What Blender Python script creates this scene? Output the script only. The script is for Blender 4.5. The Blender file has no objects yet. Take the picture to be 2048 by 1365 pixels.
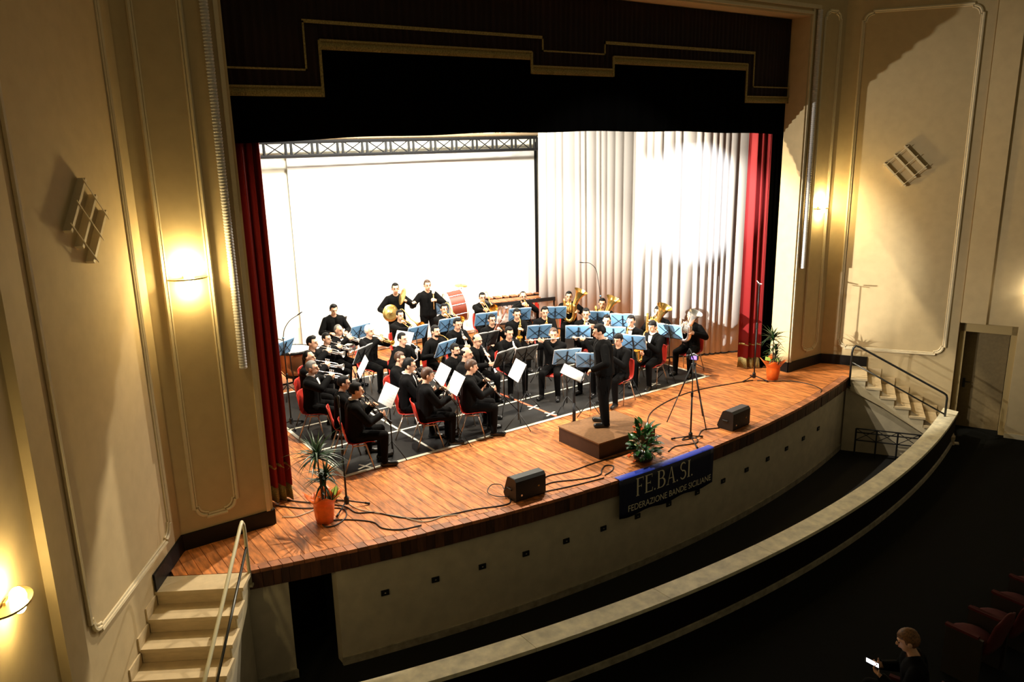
import bpy, bmesh, math, random
import numpy as np
from mathutils import Vector, Matrix, Euler

random.seed(7)
SC = bpy.context.scene
COL = SC.collection
V = Vector
PI = math.pi

# ------------------------------------------------------------------ camera
cam_d = bpy.data.cameras.new('camera')
cam_d.sensor_width = 36.0
cam_d.sensor_fit = 'HORIZONTAL'
cam_d.lens = 1579.38 / 2048 * 36.0
cam_d.clip_start = 0.05
cam_d.clip_end = 200
cam = bpy.data.objects.new('camera', cam_d)
COL.objects.link(cam)
_yaw, _pit, _rol = 0.61623819, 0.24899851, -0.02169676
_fw = V((math.sin(_yaw) * math.cos(_pit), math.cos(_yaw) * math.cos(_pit), -math.sin(_pit)))
_rt = V((math.cos(_yaw), -math.sin(_yaw), 0))
_up = _rt.cross(_fw)
_r2 = math.cos(_rol) * _rt + math.sin(_rol) * _up
_u2 = -math.sin(_rol) * _rt + math.cos(_rol) * _up
CAM = V((-8.403, -9.637, 4.85))
cam.matrix_world = Matrix(((_r2.x, _u2.x, -_fw.x, CAM.x), (_r2.y, _u2.y, -_fw.y, CAM.y), (_r2.z, _u2.z, -_fw.z, CAM.z), (0, 0, 0, 1)))
SC.camera = cam

# ------------------------------------------------------------------ world, view, stage and hall lights
vs = SC.view_settings
vs.view_transform = 'Standard'
vs.look = 'None'
vs.gamma = 1.0
vs.use_curve_mapping = False
vs.exposure = 0.0
W = bpy.data.worlds.new('dim_hall')
SC.world = W
W.use_nodes = True
bg = W.node_tree.nodes['Background']
bg.inputs[0].default_value = (1.0, 0.82, 0.46, 1)
bg.inputs[1].default_value = 0.095

def aim(o, tgt):
    d = V(tgt) - o.location
    o.rotation_euler = d.to_track_quat('-Z', 'Y').to_euler()

def spot(name, loc, tgt, power, size_deg, blend=0.15, rad=0.06, col=(1, 0.93, 0.8)):
    l = bpy.data.lights.new(name, 'SPOT')
    l.energy = power
    l.spot_size = math.radians(size_deg)
    l.spot_blend = blend
    l.shadow_soft_size = rad
    l.color = col
    o = bpy.data.objects.new(name, l)
    COL.objects.link(o)
    o.location = loc
    aim(o, tgt)
    return o

def area(name, loc, tgt, power, sx, sy, col=(1, 0.95, 0.85)):
    l = bpy.data.lights.new(name, 'AREA')
    l.shape = 'RECTANGLE'
    l.size, l.size_y = sx, sy
    l.energy = power
    l.color = col
    o = bpy.data.objects.new(name, l)
    COL.objects.link(o)
    o.location = loc
    aim(o, tgt)
    return o

# the batten of stage lamps hung behind the black border
spot('stage_lamp_top', (-2.3, 2.0, 7.5), (0.4, 0.4, 0), 2700, 140, 0.25, 0.05, (1, 0.88, 0.68))
spot('stage_lamp_top', (2.3, 2.0, 7.5), (-0.4, 1.2, 0), 2200, 140, 0.25, 0.05, (1, 0.88, 0.70))
# wash on the screen and back cloth from the second batten
area('screen_wash', (0.0, 4.6, 6.3), (0.3, 7.2, 2.6), 800, 5.5, 0.3, (1, 0.96, 0.84))
# lamps in the wings, one of the left ones added as fill
spot('wing_lamp', (-4.95, 2.55, 2.95), (4.9, 1.55, 2.2), 11000, 26, 0.4, 0.04, (1, 0.96, 0.86))
spot('wing_lamp', (-4.95, 2.55, 2.95), (5.6, 0.0, 3.2), 2600, 46, 0.8, 0.04, (1, 0.95, 0.85))
spot('wing_lamp', (-5.1, 1.6, 3.9), (0.2, 2.6, 0.9), 1500, 75, 0.5, 0.08, (1, 0.95, 0.88))  # added fill lamp, brightens the music sheets and the band
spot('wing_lamp', (5.2, 1.2, 4.6), (-1.8, 3.4, 1.0), 1500, 70, 0.5, 0.08, (1, 0.92, 0.82))
# front of house spots: a wide one from the hall ceiling, a narrow follow spot from the balcony
spot('front_lamp', (3.2, -12.0, 6.9), (0.2, 3.6, 1.7), 8000, 25, 0.3, 0.08, (1, 0.92, 0.80))
spot('follow_lamp', (-5.2, -13.0, 6.3), (4.80, 2.15, 3.42), 24000, 8.7, 0.45, 0.05, (0.97, 0.98, 1.0))

# ------------------------------------------------------------------ materials
MATS = {}
def mat(name, col, rough=0.6, metal=0.0, emit=None, estr=1.0, noise=0.0, nscale=20.0, bump=0.0, spec=0.5, rnd=0.0, stretch=None, trans=0.0, alpha=1.0, sheen=0.0):
    if name in MATS:
        return MATS[name]
    m = bpy.data.materials.new(name)
    m.use_nodes = True
    nt = m.node_tree
    p = nt.nodes['Principled BSDF']
    c = (col[0], col[1], col[2], 1)
    p.inputs['Base Color'].default_value = c
    p.inputs['Roughness'].default_value = rough
    p.inputs['Metallic'].default_value = metal
    p.inputs['Specular IOR Level'].default_value = spec
    if sheen:
        p.inputs['Sheen Weight'].default_value = sheen
    if trans:
        p.inputs['Transmission Weight'].default_value = trans
    if emit:
        p.inputs['Emission Color'].default_value = (emit[0], emit[1], emit[2], 1)
        p.inputs['Emission Strength'].default_value = estr
    src = None
    if noise or rnd or bump:
        tc = nt.nodes.new('ShaderNodeTexCoord')
        mp = nt.nodes.new('ShaderNodeMapping')
        if stretch:
            mp.inputs['Scale'].default_value = stretch
        nt.links.new(tc.outputs['Object'], mp.inputs['Vector'])
        nz = nt.nodes.new('ShaderNodeTexNoise')
        nz.inputs['Scale'].default_value = nscale
        nz.inputs['Detail'].default_value = 5
        nt.links.new(mp.outputs['Vector'], nz.inputs['Vector'])
        mr = nt.nodes.new('ShaderNodeMapRange')
        mr.inputs['From Min'].default_value = 0.3
        mr.inputs['From Max'].default_value = 0.7
        mr.inputs['To Min'].default_value = 1 - noise
        mr.inputs['To Max'].default_value = 1 + noise
        nt.links.new(nz.outputs['Fac'], mr.inputs['Value'])
        val = mr.outputs['Result']
        if rnd:
            oi = nt.nodes.new('ShaderNodeObjectInfo')
            mr2 = nt.nodes.new('ShaderNodeMapRange')
            mr2.inputs['To Min'].default_value = 1 - rnd
            mr2.inputs['To Max'].default_value = 1 + rnd
            nt.links.new(oi.outputs['Random'], mr2.inputs['Value'])
            mu = nt.nodes.new('ShaderNodeMath')
            mu.operation = 'MULTIPLY'
            nt.links.new(val, mu.inputs[0])
            nt.links.new(mr2.outputs['Result'], mu.inputs[1])
            val = mu.outputs[0]
            # shift each piece through the noise so grain differs piece by piece
            off = nt.nodes.new('ShaderNodeMath')
            off.operation = 'MULTIPLY'
            off.inputs[1].default_value = 40
            nt.links.new(oi.outputs['Random'], off.inputs[0])
            cb = nt.nodes.new('ShaderNodeCombineXYZ')
            nt.links.new(off.outputs[0], cb.inputs[0])
            nt.links.new(off.outputs[0], cb.inputs[1])
            nt.links.new(cb.outputs[0], mp.inputs['Location'])
        hs = nt.nodes.new('ShaderNodeVectorMath')
        hs.operation = 'SCALE'
        hs.inputs[0].default_value = col[:3]
        nt.links.new(val, hs.inputs['Scale'])
        nt.links.new(hs.outputs[0], p.inputs['Base Color'])
        if bump:
            b = nt.nodes.new('ShaderNodeBump')
            b.inputs['Strength'].default_value = bump
            b.inputs['Distance'].default_value = 0.01
            nt.links.new(nz.outputs['Fac'], b.inputs['Height'])
            nt.links.new(b.outputs[0], p.inputs['Normal'])
    MATS[name] = m
    return m

M_wall = mat('plaster_beige', (0.50, 0.38, 0.20), 0.85, noise=0.05, nscale=6, bump=0.05)
M_mould = mat('moulding_cream', (0.62, 0.52, 0.33), 0.6, noise=0.04)
M_pit = mat('pit_wall_grey', (0.56, 0.49, 0.35), 0.9, noise=0.10, nscale=5)
M_skirtgrey = mat('marble_grey', (0.36, 0.32, 0.23), 0.6, noise=0.3, nscale=9)
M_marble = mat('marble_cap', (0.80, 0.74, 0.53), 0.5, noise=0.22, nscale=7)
M_stair = mat('travertine', (0.58, 0.45, 0.26), 0.55, noise=0.1, nscale=8, stretch=(1, 1, 4))
M_base = mat('baseboard_black', (0.004, 0.003, 0.0025), 0.5, spec=0.3)
M_wood = mat('stage_pine', (0.50, 0.170, 0.042), 0.5, noise=0.6, nscale=3.6, rnd=0.2, stretch=(5, 0.9, 3), bump=0.08)
M_nose = mat('stage_nosing', (0.34, 0.125, 0.05), 0.5, noise=0.3, nscale=8, rnd=0.3)
M_fascia = mat('fascia_wood', (0.075, 0.026, 0.009), 0.55, noise=0.35, nscale=7, rnd=0.5, stretch=(3, 3, 0.5))
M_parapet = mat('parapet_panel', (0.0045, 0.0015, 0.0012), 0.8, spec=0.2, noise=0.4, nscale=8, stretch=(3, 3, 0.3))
M_gap = mat('joint_dark', (0.03, 0.012, 0.006), 0.9)
M_mat = mat('dance_mat', (0.0085, 0.0075, 0.0065), 0.6, noise=0.7, nscale=2.5, spec=0.35)
M_tape = mat('tape_white', (0.80, 0.76, 0.60), 0.6)
M_tapeo = mat('tape_red', (0.75, 0.16, 0.07), 0.6)
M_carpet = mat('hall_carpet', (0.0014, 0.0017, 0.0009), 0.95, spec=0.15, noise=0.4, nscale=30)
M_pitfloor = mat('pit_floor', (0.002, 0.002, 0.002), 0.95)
M_velvet = mat('valance_velvet', (0.011, 0.0016, 0.0010), 0.9)
M_red = mat('curtain_red', (0.23, 0.004, 0.005), 0.8)
M_black = mat('border_black', (0.0015, 0.0015, 0.0015), 1.0, spec=0.0)
M_gold = mat('gold_fringe', (0.30, 0.235, 0.075), 0.8, noise=0.45, nscale=60)
M_drape = mat('drape_grey', (0.60, 0.57, 0.545), 0.85)
M_drapehem = mat('drape_hem', (0.02, 0.02, 0.02), 0.9)
M_screen = mat('screen_beam_white', (0.95, 0.95, 0.93), 0.8)  # whiter than the back cloth: the beam's bright area put into colour
M_cyc = mat('dim_back_cloth', (0.88, 0.85, 0.72), 0.85)  # cream paints the dimmer light beyond the beam edge
M_truss = mat('truss_black', (0.008, 0.008, 0.009), 0.5)
M_brownbeam = mat('beam_brown', (0.45, 0.33, 0.20), 0.7)
M_door = mat('door_brown', (0.17, 0.12, 0.05), 0.6, noise=0.1)
M_frame = mat('door_frame', (0.40, 0.29, 0.12), 0.6)
M_dark = mat('dark_metal', (0.012, 0.012, 0.013), 0.45, 0.3)
M_rail = mat('rail_painted', (0.60, 0.55, 0.36), 0.4)
M_raildark = mat('rail_steel', (0.05, 0.05, 0.045), 0.35, 0.7)
M_conduit = mat('conduit_grey', (0.50, 0.48, 0.46), 0.55)

# ------------------------------------------------------------------ helpers
def tag(o, label=None, cat=None, group=None, kind=None):
    if label: o['label'] = label
    if cat: o['category'] = cat
    if group: o['group'] = group
    if kind: o['kind'] = kind
    return o

def empty(name, loc=(0, 0, 0), rz=0.0):
    o = bpy.data.objects.new(name, None)
    o.empty_display_size = 0.1
    COL.objects.link(o)
    o.location = loc
    o.rotation_euler = (0, 0, rz)
    return o

def link(name, me, parent=None):
    o = bpy.data.objects.new(name, me)
    COL.objects.link(o)
    if parent is not None:
        o.parent = parent
    return o

def copy_tree(o, parent=None):
    c = o.copy()
    COL.objects.link(c)
    c.parent = parent
    for ch in o.children:
        copy_tree(ch, c)
    return c

class MB:
    def __init__(s):
        s.v = []; s.f = []; s.m = []
    def add(s, vs_, fs, mi=0, M=None):
        b = len(s.v)
        for p in vs_:
            p = V(p)
            if M is not None: p = M @ p
            s.v.append(p)
        for f in fs:
            s.f.append([b + i for i in f]); s.m.append(mi)
        return s
    def box(s, c, d, M=None, mi=0):
        x, y, z = d[0] / 2, d[1] / 2, d[2] / 2
        vs_ = [(c[0] + a * x, c[1] + b * y, c[2] + e * z) for e in (-1, 1) for b in (-1, 1) for a in (-1, 1)]
        return s.add(vs_, [(0, 2, 3, 1), (4, 5, 7, 6), (0, 1, 5, 4), (2, 6, 7, 3), (0, 4, 6, 2), (1, 3, 7, 5)], mi, M)
    def prism(s, pts, z0, z1, M=None, mi=0):
        n = len(pts)
        vs_ = [(p[0], p[1], z0) for p in pts] + [(p[0], p[1], z1) for p in pts]
        fs = [tuple(range(n))[::-1], tuple(range(n, 2 * n))] + [(i, (i + 1) % n, n + (i + 1) % n, n + i) for i in range(n)]
        return s.add(vs_, fs, mi, M)
    def tube(s, pts, r, n=8, M=None, mi=0, cap=True, closed=False, sq=1.0):
        pts = [V(p) for p in pts]
        k = len(pts)
        if not isinstance(r, (list, tuple)): r = [r] * k
        T = []
        for i in range(k):
            if closed: t = pts[(i + 1) % k] - pts[i - 1]
            elif i == 0: t = pts[1] - pts[0]
            elif i == k - 1: t = pts[-1] - pts[-2]
            else: t = (pts[i + 1] - pts[i]).normalized() + (pts[i] - pts[i - 1]).normalized()
            if t.length < 1e-9: t = V((0, 0, 1))
            T.append(t.normalized())
        u = T[0].orthogonal().normalized()
        vs_, fs = [], []
        for i in range(k):
            if i: u = (u - T[i] * u.dot(T[i])).normalized() if (u - T[i] * u.dot(T[i])).length > 1e-6 else T[i].orthogonal().normalized()
            w = T[i].cross(u)
            for j in range(n):
                a = 2 * PI * j / n
                vs_.append(pts[i] + (u * math.cos(a) + w * math.sin(a) * sq) * r[i])
        for i in range(k - 1 + (1 if closed else 0)):
            i2 = (i + 1) % k
            for j in range(n):
                fs.append((i * n + j, i * n + (j + 1) % n, i2 * n + (j + 1) % n, i2 * n + j))
        if cap and not closed:
            fs.append(tuple(range(n))[::-1]); fs.append(tuple((k - 1) * n + j for j in range(n)))
        return s.add(vs_, fs, mi, M)
    def lathe(s, prof, n=16, M=None, mi=0, cap=False):
        vs_, fs = [], []
        for (r, z) in prof:
            for j in range(n):
                a = 2 * PI * j / n
                vs_.append((r * math.cos(a), r * math.sin(a), z))
        for i in range(len(prof) - 1):
            for j in range(n):
                fs.append((i * n + j, i * n + (j + 1) % n, (i + 1) * n + (j + 1) % n, (i + 1) * n + j))
        if cap:
            fs.append(tuple(range(n))[::-1]); fs.append(tuple((len(prof) - 1) * n + j for j in range(n)))
        return s.add(vs_, fs, mi, M)
    def ball(s, c, r, M=None, mi=0, n=10, m=7):
        if not isinstance(r, (list, tuple)): r = (r, r, r)
        vs_, fs = [(c[0], c[1], c[2] + r[2])], []
        for i in range(1, m):
            t = PI * i / m
            for j in range(n):
                a = 2 * PI * j / n
                vs_.append((c[0] + r[0] * math.sin(t) * math.cos(a), c[1] + r[1] * math.sin(t) * math.sin(a), c[2] + r[2] * math.cos(t)))
        vs_.append((c[0], c[1], c[2] - r[2]))
        L = len(vs_) - 1
        for j in range(n):
            fs.append((0, 1 + j, 1 + (j + 1) % n))
            fs.append((L, 1 + (m - 2) * n + (j + 1) % n, 1 + (m - 2) * n + j))
        for i in range(m - 2):
            for j in range(n):
                fs.append((1 + i * n + j, 1 + (i + 1) * n + j, 1 + (i + 1) * n + (j + 1) % n, 1 + i * n + (j + 1) % n))
        return s.add(vs_, fs, mi, M)
    def mesh(s, name, mats, smooth=False):
        me = bpy.data.meshes.new(name)
        me.from_pydata([tuple(p) for p in s.v], [], s.f)
        if not isinstance(mats, (list, tuple)): mats = [mats]
        for m in mats: me.materials.append(m)
        if len(mats) > 1: me.polygons.foreach_set('material_index', s.m)
        if smooth: me.polygons.foreach_set('use_smooth', [True] * len(me.polygons))
        me.validate()
        me.update()
        return me
    def build(s, name, mats, parent=None, smooth=False):
        return link(name, s.mesh(name, mats, smooth), parent)

def struct(o):
    o['kind'] = 'structure'
    return o

def RX(a): return Matrix.Rotation(a, 4, 'X')
def RY(a): return Matrix.Rotation(a, 4, 'Y')
def RZ(a): return Matrix.Rotation(a, 4, 'Z')
def TR(x, y, z): return Matrix.Translation((x, y, z))
def frame(p, ex, ey, ez=(0, 0, 1)):
    ex, ey, ez = V(ex), V(ey), V(ez)
    return Matrix(((ex.x, ey.x, ez.x, p[0]), (ex.y, ey.y, ez.y, p[1]), (ex.z, ey.z, ez.z, p[2]), (0, 0, 0, 1)))
def spline(pts, n=8):
    """Catmull-Rom through pts"""
    P = [V(p) for p in pts]
    out = []
    for i in range(len(P) - 1):
        p0 = P[i - 1] if i else P[0] * 2 - P[1]
        p1, p2 = P[i], P[i + 1]
        p3 = P[i + 2] if i + 2 < len(P) else P[-1] * 2 - P[-2]
        for j in range(n):
            t = j / n
            out.append(0.5 * ((2 * p1) + (p2 - p0) * t + (2 * p0 - 5 * p1 + 4 * p2 - p3) * t * t + (3 * p1 - p0 - 3 * p2 + p3) * t ** 3))
    out.append(P[-1])
    return out
# ------------------------------------------------------------------ the house: walls, stage, pit
ZF = -1.225          # hall floor
ZP = -1.62           # orchestra pit floor
ZT = 8.7
def arc(x, off=0.0): return -1.8 + off + x * x / (2 * 22.9)
def arcp(x, off=0.0): return -3.79 + off + x * x / (2 * 23.4)

def splay_frame(sg):
    """s runs out along the splayed wall, second axis points into the hall"""
    return frame((sg * 6.65, 0, 0), (sg * 0.532, -0.847, 0), (-sg * 0.847, -0.532, 0))
def side_frame(sg):
    return frame((sg * 8.02, -2.2, 0), (sg * 0.4, -0.917, 0), (-sg * 0.917, -0.4, 0))

# pilaster walls either side of the opening, and the wall above it
for sg, nm in ((-1, 'left'), (1, 'right')):
    b = MB().box((sg * 6.07, 0.225, (ZT + 0.0) / 2), (1.16, 0.45, ZT))
    struct(b.build('wall_pilaster_' + nm, M_wall))
    F = splay_frame(sg)
    struct(MB().box((1.2875, -0.11, (ZT + ZF) / 2), (2.575, 0.22, ZT - ZF), F).build('wall_splay_' + nm, M_wall))
struct(MB().box((0, 0.225, (ZT + 7.0) / 2), (10.98, 0.45, ZT - 7.0)).build('wall_above_opening', M_wall))
# side walls; the right one has the door niche
F = side_frame(-1)
w = MB().box((2.14, -0.12, (ZT + ZF) / 2), (4.52, 0.2, ZT - ZF), F)
w.box((0.22, 0.02, (ZT + ZF) / 2), (0.44, 0.08, ZT - ZF), F)
struct(w.build('wall_side_left', M_wall))
F = side_frame(1)
w = MB().box((2.14, -0.12, (ZT + 1.08) / 2), (4.52, 0.2, ZT - 1.08), F)
w.box((2.7, -0.12, (1.08 + ZF) / 2), (3.4, 0.2, 1.08 - ZF), F)
w.box((0.22, 0.0, (ZT + 1.08) / 2), (0.44, 0.05, ZT - 1.08), F)
w.box((0.5, -0.55, (1.2 + ZF) / 2), (1.3, 0.1, 1.2 - ZF), F)
struct(w.build('wall_side_right', M_wall))

def mould_path(s0, s1, z0, z1, c=0.13):
    e = c * 0.2
    r = c - e
    out = []
    for (cx, cz, sx, sz, a0) in ((s1, z0, -1, 1, -PI / 2), (s1, z1, -1, -1, 0), (s0, z1, 1, -1, PI / 2), (s0, z0, 1, 1, PI)):
        ox, oz = cx + sx * (r + e), cz + sz * (r + e)
        arcq = [(ox + r * math.cos(a0 + PI / 2 * k / 5), oz + r * math.sin(a0 + PI / 2 * k / 5)) for k in range(6)]
        first = (arcq[0][0], cz) if abs(math.cos(a0)) < 0.5 else (cx, arcq[0][1])
        last = (cx, arcq[-1][1]) if abs(math.cos(a0)) < 0.5 else (arcq[-1][0], cz)
        out += [first] + arcq + [last]
    return out
tn = 0
for sg, nm in ((-1, 'left'), (1, 'right')):
    F = splay_frame(sg)
    # large panel moulding on the splayed wall
    m = MB().tube([(s, 0.012, z) for s, z in mould_path(0.30, 2.36, 0.37, 7.14, 0.17)], 0.026, 6, F, closed=True)
    m.tube([(s, 0.008, z) for s, z in mould_path(0.335, 2.325, 0.405, 7.105, 0.16)], 0.014, 6, F, closed=True)
    tn += 1
    struct(m.build('trim_%d' % tn, M_mould))
    # narrow panel moulding on the pilaster
    m = MB().tube([(sg * x, -0.010, z) for x, z in mould_path(5.93, 6.46, 0.36, 7.15, 0.14)], 0.024, 6, closed=True)
    m.tube([(sg * x, -0.006, z) for x, z in mould_path(5.965, 6.425, 0.395, 7.115, 0.13)], 0.012, 6, closed=True)
    tn += 1
    struct(m.build('trim_%d' % tn, M_mould))
    # corner bead between pilaster and splay
    # black baseboard
    bb = MB().box((sg * 6.07, -0.012, 0.105), (1.16, 0.03, 0.21))
    bb.box((0.46, 0.012, 0.105), (0.94, 0.03, 0.21), F)
    bb.box((sg * 5.482, 0.22, 0.105), (0.03, 0.46, 0.21))
    struct(bb.build('baseboard_' + nm, M_base))
    # frame moulding round the opening
    tn += 1
    struct(MB().box((sg * 5.555, -0.012, 3.7), (0.05, 0.03, 6.98)).build('trim_%d' % tn, M_mould))
tn += 1
struct(MB().box((0, -0.02, 7.17), (11.5, 0.05, 0.07)).box((0, -0.012, 7.06), (11.06, 0.03, 0.05)).build('trim_%d' % tn, M_mould))

# door in the right hand niche
F = side_frame(1)
fr = MB().box((0.06, -0.3, (1.08 + ZF) / 2), (0.10, 0.36, 1.08 - ZF), F).box((0.95, -0.3, (1.08 + ZF) / 2), (0.10, 0.36, 1.08 - ZF), F).box((0.5, -0.3, 0.98), (0.99, 0.36, 0.2), F)
fr = struct(fr.build('trim_%d' % (tn + 1), M_frame)); tn += 1
d = struct(MB().box((0.5, -0.40, (0.86 + ZF) / 2), (0.78, 0.05, 0.86 - ZF), F).build('door_1', M_door))
MB().box((0.18, -0.37, -0.27), (0.05, 0.02, 0.2), F).tube([(0.18, -0.33, -0.24), (0.30, -0.33, -0.24)], 0.012, 6, F).tube([(0.18, -0.37, -0.24), (0.18, -0.33, -0.24)], 0.012, 6, F).build('door_handle', M_dark, d)
bbr = struct(MB().box((2.7, -0.005, ZF + 0.05), (3.4, 0.03, 0.10), F).build('baseboard_side', M_mould))

# ---- stage floor: planks
root = struct(MB().prism([(-6.95, -0.46), (-6.15, -0.95), (-4, arc(4, .06)), (-2, arc(2, .06)), (0, arc(0, .06)), (2, arc(2, .06)), (4, arc(4, .06)), (6.15, -0.95), (6.95, -0.46), (7.0, 0.4), (7.0, 9.0), (-7.0, 9.0), (-7.0, 0.4)], -0.24, -0.028).build('floor_stage', M_gap))
PW = 0.142
NP = 49
gap = 0.006
def back_limit(x):
    ax = abs(x)
    if ax < 6.65: return 0.0
    return -(ax - 6.65) * 0.847 / 0.532
for i in range(-NP, NP + 1):
    xc = i * PW
    xl, xr = xc - PW / 2 + gap / 2, xc + PW / 2 - gap / 2
    ax = max(abs(xl), abs(xr))
    dz = random.uniform(-0.002, 0.002)
    def yf(x):
        if abs(x) <= 6.0: return arc(x, 0.135)
        if abs(x) < 6.14: return -0.95
        return -1.02 + 0.627 * (abs(x) - 6.14)
    yl, yr = (0.58 - gap, 0.58 - gap) if abs(xc) < 5.4 else (back_limit(xl) - 0.008, back_limit(xr) - 0.008)
    if yl - yf(xl) > 0.0 and yr - yf(xr) > 0.0:
        MB().prism([(xl, yf(xl)), (xr, yf(xr)), (xr, yr), (xl, yl)], -0.03, dz).build('plank', M_wood, root)
    if abs(xc) < 5.4:
        MB().prism([(xl, 0.58), (xr, 0.58), (xr, 8.0), (xl, 8.0)], -0.03, dz).build('plank', M_wood, root)
    elif abs(xc) < 6.7:
        MB().prism([(xl, 0.46), (xr, 0.46), (xr, 8.0), (xl, 8.0)], -0.03, dz).build('plank', M_wood, root)
# nosing boards and fascia boards along the curved front edge
fas = struct(MB().prism([(x, arc(x, 0.03)) for x in np.linspace(-6.15, 6.15, 40)] + [(x, arc(x, 0.10)) for x in np.linspace(6.15, -6.15, 40)], -0.25, -0.03).build('trim_%d' % (tn + 1), M_gap)); tn += 1
NB = 98
for i in range(NB):
    x0 = -6.15 + 12.3 * i / NB
    x1 = -6.15 + 12.3 * (i + 1) / NB - 0.008
    dz = random.uniform(-0.002, 0.003)
    MB().prism([(x0, arc(x0, -0.02)), (x1, arc(x1, -0.02)), (x1, arc(x1, 0.125)), (x0, arc(x0, 0.125))], -0.045, 0.002 + dz).build('nosing_board', M_nose, fas)
x0 = -6.15
while x0 < 6.14:
    x1 = min(6.15, x0 + random.choice((0.09, 0.12, 0.12, 0.15)))
    o = random.uniform(-0.004, 0.004)
    MB().prism([(x0, arc(x0, o)), (x1 - 0.004, arc(x1, o)), (x1 - 0.004, arc(x1, 0.03)), (x0, arc(x0, 0.03))], -0.26, -0.046).build('fascia_board', M_fascia, fas)
    x0 = x1

# black dance mat with its tape
mt = tag(MB().box((-0.05, 3.12, 0.004), (8.1, 4.6, 0.008)).build('dance_mat', M_mat), 'black dance mat laid on the wooden stage under the band', 'mat')
def tape(x0, y0, x1, y1, w, lab, m=M_tape, z=0.0095):
    a, b = V((x0, y0, 0)), V((x1, y1, 0))
    d = (b - a).normalized(); n = V((-d.y, d.x, 0)) * w / 2
    return MB().prism([(a - n)[:2], (b - n)[:2], (b + n)[:2], (a + n)[:2]], z - 0.0015, z + 0.0015).build('tape_strip', m, mt)
tape(-4.13, 0.83, 4.02, 0.85, 0.075, '')
tape(-4.11, 0.84, -4.06, 5.45, 0.06, '')
tape(3.98, 0.85, 3.98, 5.4, 0.06, '')
tape(-4.1, 5.41, 4.0, 5.41, 0.06, '')
for y in (2.05, 3.3): tape(-4.1, y, 4.0, y, 0.045, '')
tape(-2.55, 0.85, -2.55, 3.3, 0.04, '')
tape(0.0, 0.9, -0.05, 3.2, 0.05, '', M_tapeo, 0.0105)
for cx, cy in ((-3.72, 0.98), (-0.03, 1.55), (0.0, 1.06), (2.75, 1.15)):
    tape(cx - 0.13, cy - 0.05, cx + 0.13, cy + 0.05, 0.035, '', M_tape, 0.0125)
    tape(cx - 0.05, cy + 0.11, cx + 0.05, cy - 0.11, 0.035, '', M_tape, 0.0135)
# ---- orchestra pit
xs = np.linspace(-5.15, 6.3, 36)
pw_ = struct(MB().prism([(x, arc(x, 0.06)) for x in xs] + [(x, arc(x, 0.22)) for x in xs[::-1]], ZP, -0.24).build('wall_pit_front', M_pit))
xs2 = np.linspace(-6.45, -5.71, 6)
struct(MB().prism([(x, arc(x, 0.06)) for x in xs2] + [(x, arc(x, 0.22)) for x in xs2[::-1]], ZP, -0.24).build('wall_pit_end', M_pit))
for i in range(-7, 8):
    x = -4.57 + 0.672 * (i + 7)
    if x > 5.6: continue
    t = x / 22.9
    Fh = frame((x, arc(x, 0.055), -0.74), (math.cos(t), math.sin(t), 0), (-math.sin(t), math.cos(t), 0))
    o = MB().box((0, 0, 0), (0.105, 0.02, 0.075), Fh).build('vent_box', M_dark, pw_)
    MB().box((0, -0.012, 0), (0.02, 0.006, 0.012), Fh).build('vent_screw', M_skirtgrey, o)
for a, b in ((-5.16, 6.3), (-6.45, -5.70)):
    xs3 = np.linspace(a, b, 30)
    struct(MB().prism([(x, arc(x, 0.035)) for x in xs3] + [(x, arc(x, 0.07)) for x in xs3[::-1]], ZP, ZP + 0.11).build('baseboard_pit', M_skirtgrey))
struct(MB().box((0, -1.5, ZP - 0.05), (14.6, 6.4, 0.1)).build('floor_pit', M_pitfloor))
struct(MB().box((-5.43, -0.2, -0.9), (0.9, 0.1, 1.4)).build('wall_pit_opening', M_base))
# parapet round the pit
xs = np.linspace(-7.55, 7.55, 44)
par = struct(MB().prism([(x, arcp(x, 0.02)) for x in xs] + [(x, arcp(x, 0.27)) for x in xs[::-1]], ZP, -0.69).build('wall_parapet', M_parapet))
NC = 8
for i in range(NC):
    xa, xb = -7.6 + 15.2 * i / NC, -7.6 + 15.2 * (i + 1) / NC - 0.006
    xx = np.linspace(xa, xb, 8)
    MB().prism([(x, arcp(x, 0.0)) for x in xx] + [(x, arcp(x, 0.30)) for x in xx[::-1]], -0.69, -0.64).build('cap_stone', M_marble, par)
struct(MB().prism([(x, arcp(x, -0.01)) for x in xs] + [(x, arcp(x, 0.03)) for x in xs[::-1]], ZF, ZF + 0.085).build('baseboard_parapet', M_skirtgrey))
# hall floor outside the parapet
fl = MB().prism([(x, arcp(x, 0.05)) for x in xs] + [(10.5, -2.0), (10.5, -16), (-10.5, -16), (-10.5, -2.0)], ZF - 0.1, ZF)
for sg in (-1, 1):
    fl.prism([(sg * 7.0, arcp(7.0, 0.06)), (sg * 7.0, -2.0), (sg * 9.5, -1.6), (sg * 9.5, -2.4), (sg * 7.55, arcp(7.55, 0.06))][::sg], ZF - 0.1, ZF - 0.001)
struct(fl.build('floor', M_carpet))

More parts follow.
